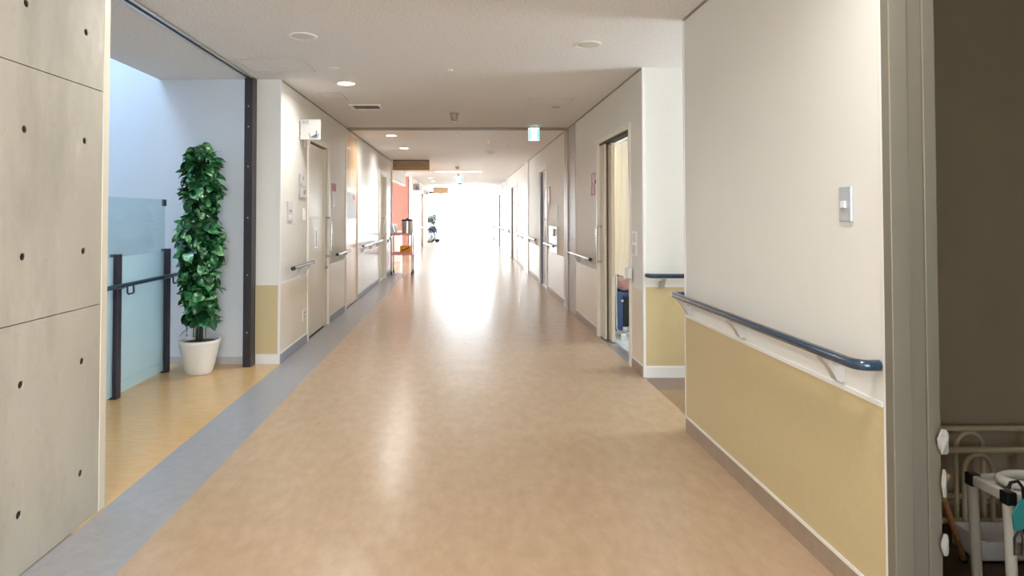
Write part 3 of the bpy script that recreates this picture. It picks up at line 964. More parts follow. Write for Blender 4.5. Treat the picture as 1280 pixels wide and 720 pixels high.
handrail(XL, 1, 5.92, 6.64, 'navy handrail on the left wall before the beige door', [6.15, 6.5], ends=(0, 0))
handrail(XL, 1, 7.98, 8.80, 'short navy handrail between the beige and wooden doors', [8.15, 8.6], ends=(0, 0))
handrail(XL, 1, 10.05, 12.35, 'navy handrail along the glossy white left wall', [10.3, 11.2, 12.1], ends=(0, 0))
handrail(XL, 1, 20.75, 24.6, 'far left navy handrail past the coral wall', [21.2, 22.7, 24.2], ends=(0, 0))
handrail(XL, 1, 13.72, 13.96, 'stub navy handrail just before the staff nook', [13.84], ends=(0, 0))
handrail(XR, -1, 7.09, 8.45, 'navy handrail on the right wall before the concrete column', [7.4, 8.1], ends=(0, 0))
handrail(XR, -1, 9.98, 11.1, 'short navy handrail in front of the steel hand wash unit', [10.85], ends=(0, 0))
handrail(XR, -1, 12.5, 17.25, 'long handrail on the right wall between first two far doors', [12.8, 14.1, 15.7, 17.0], ends=(0, 0))
handrail(XR, -1, 19.8, 24.4, 'handrail on the right wall past the second far door', [20.2, 22.9, 24.0], ends=(0, 0))
handrail(XR, -1, 26.6, 30.0, 'farthest right handrail close to the end windows', [27.0, 29.5], ends=(0, 0))

# ------------------------------------------------------------------ wall plates, notices, signs
def plate_x(name, x, s, y0, y1, z0, z1, d, m, label, cat, group=None, bevel=.0015):
    t = thing(name, label, cat, (x, (y0 + y1) / 2, z0), group)
    bx(x, x + s * d, y0, y1, z0, z1).build('plate', m, t, bevel=bevel)
    return t
# light switch
t = plate_x('light_switch', XN, -1, 2.250, 2.322, 1.305, 1.428, .010, SWGREY, 'grey light switch on the near right wall', 'light switch', bevel=.002)
bx(XN - .010, XN - .017, 2.276, 2.304, 1.352, 1.378).build('rocker', PLASTW, t, bevel=.002)
bx(XN - .010, XN - .012, 2.277, 2.293, 1.315, 1.318).build('marking', PLASTW, t)
# call plate
t = plate_x('call_plate', XL, 1, 5.93, 6.10, 1.265, 1.455, .012, MAUVE, 'mauve call panel on the left wall above the handrail', 'call panel')
for y in (5.98, 6.03):
    bx(XL + .012, XL + .014, y, y + .02, 1.355, 1.372).build('button', INK, t)
bx(XL + .012, XL + .0135, 5.95, 6.08, 1.285, 1.33).build('speaker_grid', PAPER, t)
# notice with two sheets
t = plate_x('notice_holder', XL, 1, 6.36, 6.62, 1.50, 1.735, .008, PAPER, 'white two sheet notice beside the beige door', 'notice')
bx(XL + .008, XL + .014, 6.35, 6.365, 1.50, 1.735).build('side_rail', GREYINK, t)
bx(XL + .008, XL + .010, 6.36, 6.63, 1.607, 1.613).build('divider', GREYINK, t)
bx(XL + .008, XL + .016, 6.36, 6.63, 1.495, 1.505).build('bottom_rail', MAUVE, t)
for y, z, h in ((6.48, 1.68, .035), (6.40, 1.62, .02), (6.52, 1.53, .045), (6.57, 1.54, .05)):
    bx(XL + .008, XL + .0088, y, y + .045, z, z + h).build('print_block', GREYINK, t)
t = plate_x('wall_switch', XL, 1, 6.52, 6.60, 1.27, 1.39, .010, PLASTW, 'small white wall switch left of the beige door', 'switch')
bx(XL + .010, XL + .015, 6.545, 6.575, 1.315, 1.345).build('rocker', CREAM, t)
t = plate_x('wall_outlet', XL, 1, 6.52, 6.62, .25, .36, .010, PLASTW, 'white wall outlet low on the left wall', 'outlet')
for z in (.275, .315):
    bx(XL + .010, XL + .012, 6.55, 6.59, z, z + .022).build('socket', PLASTG, t)
t = plate_x('door_plate', XL, 1, 6.57, 6.66, 2.02, 2.13, .012, PLASTW, 'small white cover plate above the door frame corner', 'cover plate')
# bath sign, projecting from the wall
t = thing('bath_sign', 'white projecting sign with a bathtub pictogram', 'sign', (XL, 6.35, 2.07))
SY = 6.36
bx(XL + .012, XL + .215, SY, SY + .018, 2.075, 2.275).build('panel', mat('sign_panel_white', (.56, .55, .545), .5), t, bevel=.002)
for z in (2.09, 2.245):
    bx(XL, XL + .013, SY + .002, SY + .016, z, z + .015).build('bracket', PLASTG, t)
m = MB()
q = SY - .001
def strip(m, pts, wdt, y0, y1):
    for (xa, za), (xb, zb) in zip(pts, pts[1:]):
        d = Vector((xb - xa, zb - za)); d.normalize()
        n = Vector((-d.y, d.x)) * wdt / 2
        m.prism([(xa + n.x, za + n.y), (xb + n.x, zb + n.y), (xb - n.x, zb - n.y), (xa - n.x, za - n.y)], 1, y0, y1)
x0, z0 = XL + .105, 2.088
strip(m, [(x0 - .012, z0 + .048), (x0 - .004, z0 + .045), (x0 + .006, z0 + .004), (x0 + .078, z0 + .004), (x0 + .090, z0 + .046), (x0 + .084, z0 + .046)], .006, q, q + .0012)
m.prism([(x0 + .012, z0 + .010), (x0 + .072, z0 + .010), (x0 + .078, z0 + .030), (x0 + .046, z0 + .034), (x0 + .030, z0 + .022), (x0 + .014, z0 + .017)], 1, q, q + .0012)
m.prism([(x0 + .054, z0 + .030), (x0 + .076, z0 + .030), (x0 + .074, z0 + .050), (x0 + .062, z0 + .052)], 1, q, q + .0012)
m.prism([(x0 + .068 + .009 * math.cos(a), z0 + .064 + .009 * math.sin(a)) for a in [k * PI / 5 for k in range(10)]], 1, q, q + .0012)
m.build('pictogram', INK, t)
def text_mesh(body, size, m, parent, loc, name='lettering', rot=(PI / 2, 0, 0)):
    cu = bpy.data.curves.new(name, 'FONT')
    cu.body = body
    cu.size = size
    cu.extrude = .0006
    cu.resolution_u = 2
    tmp = bpy.data.objects.new('tmp', cu)
    COL.objects.link(tmp)
    me = bpy.data.meshes.new_from_object(tmp.evaluated_get(bpy.context.evaluated_depsgraph_get()))
    bpy.data.objects.remove(tmp)
    me.materials.clear()
    me.materials.append(m)
    o = bpy.data.objects.new(name, me)
    o.location = Vector(loc) - Vector(ORG[parent.name])
    o.rotation_euler = rot
    COL.objects.link(o)
    o.parent = parent
    return o
text_mesh('浴室', .036, mat('sign_text_grey', (.22, .21, .22), .5), t, (XL + .026, SY - .0005, 2.235))
# pink notice, poster on the wooden door
t = plate_x('pink_notice', XL, 1, 7.92, 8.20, 1.415, 1.72, .006, PAPER, 'pink and white notice between the beige and wooden doors', 'notice')
bx(XL + .006, XL + .0068, 7.925, 8.195, 1.62, 1.718).build('heading', PINKP, t)
bx(XL + .006, XL + .0068, 8.02, 8.12, 1.43, 1.60).build('print_block', MAUVE, t)
bx(XL + .006, XL + .010, 7.91, 7.922, 1.41, 1.722).build('side_rail', MAUVE, t)
t = plate_x('door_poster', XL - .012, 1, 8.99, 9.80, 1.27, 1.655, .006, PALEB, 'pale blue poster on the wooden door', 'poster')
m = MB()
m.prism([(9.0, 1.62), (9.0, 1.56), (9.79, 1.42), (9.79, 1.52)], 0, XL - .006, XL - .0055)
m.build('print_band', PAPER, t)
bx(XL - .006, XL - .0056, 9.0, 9.25, 1.60, 1.65).build('print_block', PALEG, t)
bx(XL - .006, XL - .0056, 9.5, 9.7, 1.54, 1.62).build('print_block', PINKP, t)
bx(XL - .006, XL + .0, 9.12, 9.16, 1.255, 1.275).build('clip', INK, t)
# right side notices
t = plate_x('pink_notice', XR, -1, 7.12, 7.34, 1.67, 1.80, .005, PINKP, 'upper pink notice beside the curtained doorway', 'notice', 'pink notices by the doorway')
bx(XR - .005, XR - .0056, 7.15, 7.27, 1.69, 1.78).build('print_block', MAUVE, t)
t = plate_x('pink_notice', XR, -1, 7.14, 7.36, 1.545, 1.665, .005, PINKP, 'lower pink notice beside the curtained doorway', 'notice', 'pink notices by the doorway')
bx(XR - .005, XR - .0056, 7.18, 7.27, 1.565, 1.65).build('print_block', MAUVE, t)
t = plate_x('wall_sensor', XR, -1, 7.065, 7.10, 1.675, 1.71, .016, INK, 'tiny dark sensor beside the pink notices', 'sensor')
t = plate_x('door_control_panel', XR, -1, 5.43, 5.56, .975, 1.185, .010, PLASTW, 'slim grey control panel beside the curtained doorway', 'control panel')
bx(XR - .010, XR - .012, 5.45, 5.54, 1.09, 1.17).build('display', MAUVE, t)
bx(XR - .010, XR - .012, 5.45, 5.54, .99, 1.07).build('keypad', MAUVE, t)
t = plate_x('latch_box', XR - .014, -1, 5.55, 5.65, .775, .865, .04, PLASTW, 'white latch box low on the doorway frame', 'latch', bevel=.004)
bx(XR - .018, XR - .052, 5.575, 5.625, .765, .777).build('catch', PLASTG, t)
for k, (yy, lab) in enumerate(((10.95, 'brown name plate beside the nearest recessed door'), (17.15, 'brown name plate beside the second far door'), (24.3, 'brown name plate beside the third far door'))):
    t = plate_x('name_plate', XR, -1, yy - .12, yy + .06, 1.52, 1.80, .015, WOODC, lab, 'name plate', 'room name plates')
    bx(XR - .015, XR - .018, yy - .10, yy + .04, 1.40, 1.56).build('card', PAPER, t)
# wall sanitiser unit
t = thing('sanitiser_unit', 'brushed steel hand wash unit on the right wall', 'hand wash unit', (XR, 10.35, .72))
bx(XR, XR - .035, 9.90, 10.75, .72, 1.14).build('body', STEEL, t, bevel=.008)
bx(XR - .035, XR - .055, 10.05, 10.6, .94, .96).build('tray', STEEL, t, bevel=.003)
bx(XR - .035, XR - .06, 10.1, 10.5, .98, 1.10).build('dispenser', PLASTW, t, bevel=.006)
t = plate_x('paper_strip', XR, -1, 9.95, 10.1, 1.22, 1.48, .008, PALEB, 'narrow white strip notice above the hand wash unit', 'notice')

# hanging wooden signs
def wood_sign(x0, x1, y, z0, label, letters):
    t = thing('wooden_sign', label, 'sign', ((x0 + x1) / 2, y, z0), 'hanging wooden signs')
    bx(x0, x1, y, y + .07, z0, HC - .018).build('board', WOODS, t, bevel=.004)
    bx(x0 + .01, x1 - .01, y + .01, y + .06, HC - .018, HC).build('mount', DKSTEEL, t)
    if letters:
        z = (z0 + HC) / 2 - .025
        MB().lathe([(.018, y - .002), (.018, y + .001)], (x0 + .065, 0, z + .01), 12, 1).build('arrow_mark', INK, t)
        m = MB()
        rnd = random.Random(5)
        for k in range(10):
            xx = x0 + .15 + k * .056
            strip(m, [(xx, z), (xx + .018 * rnd.random(), z + .038)], .006, y - .001, y + .001)
            strip(m, [(xx + .005, z + .02 * rnd.random() + .01), (xx + .036, z + .016 + .02 * rnd.random())], .006, y - .001, y + .001)
            strip(m, [(xx + .03, z + .002), (xx + .028, z + .034 * rnd.random() + .008)], .005, y - .001, y + .001)
        m.build('lettering', mat('sign_lettering', (.24, .15, .08), .6), t)
    return t
wood_sign(-1.57, -.75, 14.2, 2.315, 'large wooden sign hanging before the staff nook', True)
wood_sign(-1.36, -.68, 29.0, 2.28, 'farther wooden sign hanging near the end windows', False)
# exit signs
def exit_sign(x, y, w, h, label, zt):
    t = thing('exit_sign', label, 'exit sign', (x, y, zt - h), 'running man exit signs')
    bx(x - w / 2, x + w / 2, y, y + .04, zt - h, zt).build('housing', PLASTW, t, bevel=.003)
    bx(x - .03, x + .03, y + .01, y + .03, zt, HC).build('mount', PLASTG, t)
    bx(x - w / 2 + .006, x + w / 2 - .006, y - .002, y, zt - h + .006, zt - .006).build('lit_face', EXITW, t)
    bar = w * .17
    for xa in (x - w / 2 + .008, x + w / 2 - .008 - bar):
        bx(xa, xa + bar, y - .0035, y - .002, zt - h + .012, zt - .012).build('side_bar', EXITG, t)
    m = MB()
    cz, u = zt - h / 2, h * .26
    m.prism([(x + .12 * u + .17 * u * math.cos(a), cz + .85 * u + .17 * u * math.sin(a)) for a in [k * PI / 4 for k in range(8)]], 1, y - .0035, y - .002)
    strip(m, [(x + .1 * u, cz + .6 * u), (x - .05 * u, cz)], .26 * u, y - .0035, y - .002)
    strip(m, [(x + .1 * u, cz + .55 * u), (x + .45 * u, cz + .3 * u), (x + .6 * u, cz + .45 * u)], .14 * u, y - .0035, y - .002)
    strip(m, [(x + .05 * u, cz + .55 * u), (x - .35 * u, cz + .45 * u), (x - .45 * u, cz + .15 * u)], .14 * u, y - .0035, y - .002)
    strip(m, [(x - .05 * u, cz), (x + .3 * u, cz - .3 * u), (x + .15 * u, cz - .8 * u)], .18 * u, y - .0035, y - .002)
    strip(m, [(x - .05 * u, cz), (x - .3 * u, cz - .4 * u), (x - .7 * u, cz - .5 * u)], .18 * u, y - .0035, y - .002)
    m.build('running_figure', EXITG, t)
    return t
exit_sign(.975, 8.80, .155, .185, 'green and white exit sign hanging under the ceiling joint', 2.525)
exit_sign(-.14, 18.9, .26, .20, 'small white exit sign far down the corridor', 2.46)
t = thing('restroom_sign', 'pinkish projecting sign with two figures past the coral wall', 'sign', (XL, 21.0, 2.1))
bx(XL, XL + .20, 21.0, 21.04, 2.12, 2.34).build('panel', MAUVE, t)
for x in (.095, .145):
    m = MB()
    m.box(XL + x - .014, XL + x + .014, 20.997, 21.0, 2.15, 2.24)
    m.lathe([(.013, 20.997), (.013, 21.0)], (XL + x, 0, 2.262), 10, 1)
    m.build('figure', INK, t)
t = thing('small_projecting_sign', 'grey projecting sign above the far left window', 'sign', (XL, 26.5, 2.1))
bx(XL, XL + .22, 26.5, 26.54, 2.14, 2.34).build('panel', PLASTG, t)
bx(XL + .10, XL + .16, 26.497, 26.5, 2.18, 2.25).build('pictogram', INK, t)

# ------------------------------------------------------------------ ceiling fixtures
def downlight(x, y, lit, label, watts=None):
    t = thing('ceiling_downlight', label, 'ceiling light', (x, y, HC), 'round ceiling downlights')
    MB().lathe([(.098, HC), (.098, HC - .006), (.086, HC - .009), (.076, HC - .006), (.074, HC)], (x, y, 0), 32, 2, cap=False).build('trim_ring', PLASTW, t, smooth=True)
    MB().lathe([(.075, HC - .004), (.05, HC - .007), (.001, HC - .008)], (x, y, 0), 32, 2, cap=False).build('diffuser', LAMPON if lit else LAMPOFF, t, smooth=True)
    if lit:
        d = bpy.data.lights.new('downlight_lamp', 'AREA')
        d.shape = 'DISK'
        d.size = .14
        d.energy = watts or LAMP_W
        d.color = LAMP_COL
        d.spread = math.radians(165)
        o = bpy.data.objects.new('downlight_lamp', d)
        o.location = (0, 0, -.012)
        COL.objects.link(o)
        o.parent = t
downlight(-1.08, 5.88, True, 'lit downlight near the bath sign')
downlight(-1.09, 4.32, False, 'unlit downlight nearest on the left of the ceiling')
downlight(.885, 4.53, False, 'unlit downlight on the right of the ceiling')
downlight(-1.17, 3.42, True, 'lit downlight at the top left edge of the photo')
downlight(-1.10, 9.78, True, 'first lit downlight beyond the ceiling joint')
downlight(-1.08, 11.65, True, 'second lit downlight beyond the ceiling joint')
downlight(-1.09, 21.3, True, 'lit downlight far past the wooden sign, nearest of three')
downlight(-1.09, 23.2, True, 'lit downlight far past the wooden sign, middle of three')
downlight(-1.09, 26.2, True, 'lit downlight far past the wooden sign, farthest of three')
downlight(-3.2, 16.2, True, 'added downlight brightening the staff nook, nearer one', 10.0)  # both nook downlights are added to brighten the coral wall
downlight(-3.2, 19.0, True, 'added downlight brightening the staff nook, farther one', 10.0)
for x, y, lab in ((-1.1, 1.0, 'added fill downlight above the concrete wall, out of view'), (.9, 1.6, 'added fill downlight above the near right wall, out of view'),
                  (-1.1, -1.2, 'added fill downlight behind the camera on the left'), (.9, -1.2, 'added fill downlight behind the camera on the right')):
    downlight(x, y, True, lab, 8.0)  # unseen downlights added as fill for the near corridor
t = thing('linear_light', 'thin lit line light across the far ceiling', 'ceiling light', (-.12, 17.9, HC))
bx(-.78, .53, 17.87, 17.97, HC - .012, HC).build('housing', PLASTW, t)
bx(-.76, .51, 17.885, 17.955, HC - .016, HC - .012).build('diffuser', LINON, t)
# vent
t = thing('ceiling_vent', 'slotted ceiling vent near the bath sign', 'vent', (-1.085, 7.17, HC))
b = MB().box(-1.26, -.91, 7.02, 7.05, HC - .01, HC).box(-1.26, -.91, 7.29, 7.32, HC - .01, HC).box(-1.26, -1.23, 7.05, 7.29, HC - .01, HC).box(-.94, -.91, 7.05, 7.29, HC - .01, HC)
b.build('frame', PLASTW, t, bevel=.002)
bx(-1.23, -.94, 7.05, 7.29, HC - .002, HC).build('backing', VENTD, t)
for k in range(12):
    x = -1.222 + k * .0245
    MB().prism([(x, HC - .009), (x + .004, HC - .009), (x + .007, HC - .002), (x + .003, HC - .002)], 1, 7.05, 7.29).build('slat', JOINT, t)
def small_vent(x, y, lab):
    t = thing('ceiling_vent', lab, 'vent', (x, y, HC))
    bx(x - .12, x + .12, y - .09, y + .09, HC - .008, HC).build('frame', PLASTW, t)
    bx(x - .10, x + .10, y - .07, y + .07, HC - .010, HC - .008).build('grille', PLASTG, t)
small_vent(.36, 20.6, 'small dark ceiling vent far down the corridor')
# speaker dome / detector: cone-shaped
def detector(x, y, r, lab, body=PLASTG, drop=.05):
    t = thing('ceiling_detector', lab, 'detector', (x, y, HC), 'ceiling detectors')
    MB().lathe([(r, HC), (r * 1.0, HC - .012), (r * .82, HC - .02), (r * .7, HC - drop), (r * .35, HC - drop - .012), (.002, HC - drop - .014)], (x, y, 0), 24, 2, cap=False).build('housing', body, t, smooth=True)
    MB().lathe([(r * .3, HC - drop - .010), (r * .26, HC - drop - .022), (.002, HC - drop - .026)], (x, y, 0), 16, 2, cap=False).build('lens', PLASTW, t, smooth=True)
BRNP = mat('beige_detector_plastic', (.36, .28, .20), .4)
detector(-.106, 7.62, .058, 'beige drop shaped detector in the middle of the ceiling', BRNP, .085)
detector(.525, 12.4, .09, 'white ceiling detector beyond the joint', PLASTW, .03)
detector(-.15, 16.2, .06, 'small grey detector before the line light', PLASTG, .05)
detector(-.12, 24.5, .08, 'grey detector farthest down the ceiling', PLASTG, .05)
def sprinkler(x, y, lab):
    t = thing('sprinkler_head', lab, 'sprinkler', (x, y, HC), 'sprinkler heads')
    MB().lathe([(.022, HC), (.022, HC - .004), (.008, HC - .006), (.007, HC - .018)], (x, y, 0), 16, 2).build('collar', PLASTW, t, smooth=True)
    MB().lathe([(.013, HC - .018), (.013, HC - .020), (.004, HC - .024)], (x, y, 0), 16, 2).build('deflector', CHROME, t)
sprinkler(-.108, 5.33, 'small sprinkler in the middle of the near ceiling')
sprinkler(-.10, 9.75, 'sprinkler just beyond the ceiling joint')
sprinkler(-.10, 12.2, 'sprinkler beyond the joint, second from it')
sprinkler(.42, 10.6, 'sprinkler beyond the joint to the right')
sprinkler(.78, 11.2, 'sprinkler beyond the joint near the right wall')
def flush_plate(x0, x1, y0, y1, lab, name='access_panel'):
    t = thing(name, lab, 'access panel', ((x0 + x1) / 2, (y0 + y1) / 2, HC))
    bx(x0, x1, y0, y1, HC - .003, HC).build('panel', CEIL, t)
    e = .006
    MB().box(x0 - e, x1 + e, y0 - e, y0, HC - .004, HC).box(x0 - e, x1 + e, y1, y1 + e, HC - .004, HC).box(x0 - e, x0, y0, y1, HC - .004, HC).box(x1, x1 + e, y0, y1, HC - .004, HC).build('rim', BASELG, t)
flush_plate(-1.78, -1.25, 4.97, 5.38, 'square access panel in the ceiling near the shutter post')
flush_plate(-1.44, -1.22, 6.35, 6.72, 'small access panel in the ceiling above the bath sign')
flush_plate(.70, 1.15, 6.6, 7.1, 'access panel in the ceiling near the curtained doorway')
t = thing('ceiling_plate', 'small white round plate behind the unlit downlight', 'cover plate', (-1.08, 5.28, HC))
MB().lathe([(.055, HC), (.052, HC - .006), (.001, HC - .007)], (-1.08, 5.28, 0), 24, 2, cap=False).build('cover', PLASTW, t, smooth=True)
t = thing('ceiling_plate', 'small grey plate in the ceiling toward the right wall', 'cover plate', (1.03, 6.9, HC))
bx(1.0, 1.09, 7.15, 7.22, HC - .006, HC).build('cover', PLASTG, t)

# ------------------------------------------------------------------ glass gate at the stairwell
GX = -2.52
t = thing('glass_gate', 'glass stair gate with dark posts and navy rail behind the concrete wall', 'gate', (GX, 5.05, 0))
bx(GX - .03, GX + .03, 5.40, 5.465, 0, 1.04).build('post', POSTM, t, bevel=.004)
bx(GX - .03, GX + .03, 4.62, 4.685, 0, 1.04).build('post', POSTM, t, bevel=.004)
bx(GX - .03, GX + .03, 3.40, 3.465, 0, 1.04).build('post', POSTM, t, bevel=.004)
bx(GX - .006, GX + .006, 3.0, 5.40, 1.02, 1.455).build('upper_pane', GLASS, t)
for a, e in ((3.465, 4.62), (4.685, 5.40)):
    bx(GX - .012, GX + .000, a, e, .10, 1.02).build('frosted_pane', FROST, t)
    bx(GX - .014, GX + .002, a, e, .02, .10).build('kick_strip', FROST, t)
bx(GX - .012, GX + .014, 5.375, 5.408, 1.40, 1.455).build('clip', POSTM, t, bevel=.003)
MB().tube([(GX + .062, 3.0, .815), (GX + .062, 5.50, .815)], .017, 14).build('rail', NAVY, t, smooth=True)
for y in (4.70, 5.44):
    MB().tube([(GX + .062, y, .815), (GX + .062, y, .755), (GX + .065, y + .01, .745), (GX + .065, y + .075, .745), (GX + .065, y + .085, .755), (GX + .062, y + .085, .815)], .007, 8).build('hook_loop', POSTM, t, smooth=True)
for y in (4.65, 5.43):
    MB().tube([(GX + .02, y, .80), (GX + .062, y, .80)], .009, 8).build('bracket', POSTM, t)

# ------------------------------------------------------------------ potted pothos
PX, PY = -2.215, 5.40
t = thing('potted_pothos', 'tall green pothos column in a ribbed white pot', 'potted plant', (PX, PY, 0))
prof = [(.092, 0), (.100, .004)]
hh = .275
for k in range(13):
    f = k / 12.0
    r = .102 + .058 * (f ** .75)
    prof += [(r - .0015, .008 + f * .235), (r + .0022, .014 + f * .235)]
prof += [(.163, .258), (.168, .262), (.168, .282), (.156, .284), (.152, .262)]
MB().lathe(prof, (PX, PY, 0), 48, 2, cap=False).build('pot', POT, t, smooth=True)
MB().lathe([(.154, .255), (.08, .268), (.001, .27)], (PX, PY, 0), 28, 2, cap=False).build('soil', SOIL, t, smooth=True)
stm = []
for dx, dy, rr in ((-.022, .0, .013), (.018, -.012, .016), (.004, .03, .012)):
    MB().tube([(PX + dx, PY + dy, .26), (PX + dx * .9, PY + dy, .9), (PX + dx * .4, PY + dy * .5, 1.5), (PX, PY, 1.85)], [rr, rr, rr * .8, rr * .5], 9).build('stem', STEM, t, smooth=True)
rnd = random.Random(11)
def leaf_mesh(name, L, W, fold, curl):
    """heart-shaped blade along +Y, tip drooping, folded on the midrib"""
    rows = [(0.02, .22), (-.08, .60), (.08, .95), (.30, 1.06), (.55, .96), (.78, .66), (.92, .30), (1.03, .02)]
    vs, fs = [], []
    for i, (f, wf) in enumerate(rows):
        yy = L * f
        mid = max(0, f) * L
        zc = -curl * (max(0, f)) ** 2 * L
        vs += [(-W / 2 * wf, yy, zc + fold * W * wf * .5), (0, mid if i else 0, zc), (W / 2 * wf, yy, zc + fold * W * wf * .5)]
    for i in range(len(rows) - 1):
        a = i * 3
        fs += [(a, a + 1, a + 4, a + 3), (a + 1, a + 2, a + 5, a + 4)]
    # petiole
    o = len(vs)
    vs += [(-.0022, 0, 0), (.0022, 0, 0), (.0022, -.05, -.012), (-.0022, -.05, -.012)]
    fs += [(o, o + 1, o + 2, o + 3)]
    me = bpy.data.meshes.new(name)
    me.from_pydata(vs, [], fs)
    me.materials.append(LEAF)
    for p in me.polygons:
        p.use_smooth = True
    return me
lm = [leaf_mesh('leaf', l, w_, fo, cu) for l, w_, fo, cu in ((.092, .076, .22, .25), (.082, .070, .12, .4), (.098, .076, .32, .15), (.074, .062, .2, .5), (.09, .080, .08, .3))]
def leaf_spot(z, inner):
    a = rnd.uniform(0, 2 * PI)
    prf = .182 + .022 * math.sin(z * 7.5) + .018 * math.sin(z * 17 + 1)
    if z < .62: prf *= .62 + .38 * max(0, (z - .3) / .32)
    if z > 1.72: prf *= max(.35, 1 - (z - 1.72) / .22 * .5)
    rr = prf * (rnd.uniform(.25, .7) if inner else rnd.uniform(.72, 1.08))
    return a, rr
n_leaf = 290
for k in range(n_leaf):
    z = .50 + 1.42 * (k + rnd.random()) / n_leaf
    if k < 12: z = .36 + .02 * k
    a, rr = leaf_spot(z, False)
    if k > n_leaf - 14: rr *= .6
    if z < 1.15 and math.cos(a) * rr < -.16: rr = -.16 / math.cos(a)
    me = lm[k % len(lm)]
    o = bpy.data.objects.new('leaf', me)
    tilt = rnd.uniform(-1.45, .55)
    yaw = a - PI / 2 + rnd.uniform(-.9, .9)
    o.rotation_euler = (tilt, rnd.uniform(-.9, .9), yaw)
    bl = .045
    o.location = (math.cos(a) * (rr - bl), math.sin(a) * (rr - bl), z)
    o.scale = (s_ := rnd.uniform(.72, 1.12), s_, s_)
    COL.objects.link(o)
    o.parent = t
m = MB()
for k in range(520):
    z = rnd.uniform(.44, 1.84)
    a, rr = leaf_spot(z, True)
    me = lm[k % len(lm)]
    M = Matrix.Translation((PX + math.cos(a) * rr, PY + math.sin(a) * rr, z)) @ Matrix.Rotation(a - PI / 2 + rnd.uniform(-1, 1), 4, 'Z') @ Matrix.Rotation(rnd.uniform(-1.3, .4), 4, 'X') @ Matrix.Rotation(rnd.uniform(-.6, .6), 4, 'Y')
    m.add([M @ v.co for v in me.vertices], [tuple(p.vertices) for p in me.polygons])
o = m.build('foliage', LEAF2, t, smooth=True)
o['kind'] = 'stuff'
for k in range(5):
    a = rnd.uniform(0, 6.28)
    MB().tube([(PX + .05 * math.cos(a + q * .5), PY + .05 * math.sin(a + q * .5), .3 + q * .28) for q in range(6)], .004, 6).build('vine', VINE, t, smooth=True)

# ------------------------------------------------------------------ serving cart with its load
CX0, CX1, CY0, CY1 = -1.585, -1.115, 14.05, 14.50
t = thing('serving_cart', 'pink two shelf serving cart beside the staff nook', 'cart', ((CX0 + CX1) / 2, 14.28, 0))
for z in (.87, .435):
    m = MB().box(CX0, CX1, CY0, CY1, z, z + .015)
    for q in ((CX0, CX1, CY0, CY0 + .012), (CX0, CX1, CY1 - .012, CY1), (CX0, CX0 + .012, CY0, CY1), (CX1 - .012, CX1, CY0, CY1)):
        m.box(*q, z + .015, z + .05)
    m.build('shelf', CARTP, t, bevel=.003)
for x in (CX0 + .012, CX1 - .012):
    for y in (CY0 + .012, CY1 - .012):
        MB().tube([(x, y, .12), (x, y, .92)], .013, 10).build('leg', CARTP, t, smooth=True)
        cst = MB().box(x - .014, x + .014, y - .02, y + .02, .075, .125).build('caster', PLASTG, t)
        MB().lathe([(.012, x - .016), (.05, x - .014), (.05, x + .014), (.012, x + .016)], (0, y + .02, .05), 16, 0).build('wheel', RUBBER, cst, smooth=True)
# stock pot
t = thing('stock_pot', 'stainless pot with a dark lid on the serving cart', 'pot', (-1.24, 14.25, .886))
MB().lathe([(.118, .886), (.124, .892), (.124, 1.175), (.130, 1.178), (.130, 1.184)], (-1.24, 14.25, 0), 32).build('body', STEEL, t, smooth=True)
MB().lathe([(.133, 1.184), (.133, 1.20), (.12, 1.215), (.03, 1.225), (.025, 1.245), (.001, 1.246)], (-1.24, 14.25, 0), 32, cap=False).build('lid', PLASTK, t, smooth=True)
for s in (-1, 1):
    MB().tube([(-1.24 + s * .124, 14.20, 1.10), (-1.24 + s * .155, 14.21, 1.10), (-1.24 + s * .155, 14.29, 1.10), (-1.24 + s * .124, 14.30, 1.10)], .006, 8).build('handle', STEEL, t, smooth=True)
for k, (xa, lab) in enumerate(((-1.545, 'white folder leaning on the cart, left of the pair'), (-1.485, 'white folder leaning on the cart beside the stock pot'))):
    m = MB().prism([(xa, .886), (xa + .022, .886), (xa - .05 + .03 * k, 1.13 - .04 * k), (xa - .072 + .03 * k, 1.12 - .04 * k)], 1, 14.12, 14.34)
    f = thing('folder', lab, 'folder', (xa, 14.23, .886), 'folders on the serving cart')
    m.build('cover', PAPER, f)
    MB().prism([(xa + .003, .888), (xa + .019, .888), (xa - .050 + .03 * k, 1.115 - .04 * k), (xa - .066 + .03 * k, 1.105 - .04 * k)], 1, 14.117, 14.12).build('pages', PALEB, f)
t = thing('orange_basket', 'orange box with a dark strap on the lower cart shelf', 'box', (-1.275, 14.25, .451))
bx(-1.395, -1.155, 14.14, 14.36, .451, .635).build('body', ORANGE, t, bevel=.012)
MB().tube([(-1.37, 14.132, .53), (-1.30, 14.128, .545), (-1.24, 14.128, .575), (-1.18, 14.132, .61)], .008, 8).build('strap', STEM, t, smooth=True)
# counter in the nook
t = thing('nook_counter', 'white counter inside the staff nook', 'counter', (-2.3, 18.0, 0))
bx(-3.4, -1.75, 17.8, 18.4, .0, .82).build('body', WALLG, t, bevel=.004)
bx(-3.45, -1.70, 17.75, 18.45, .82, .86).build('worktop', WTRIM, t, bevel=.004)
t = thing('paper_box', 'white box standing on the nook counter', 'box', (-1.95, 18.05, .86))
bx(-2.10, -1.86, 17.95, 18.15, .86, 1.03).build('body', PAPER, t, bevel=.004)
bx(-2.105, -1.855, 17.945, 18.155, 1.03, 1.06).build('lid', PALEB, t, bevel=.003)

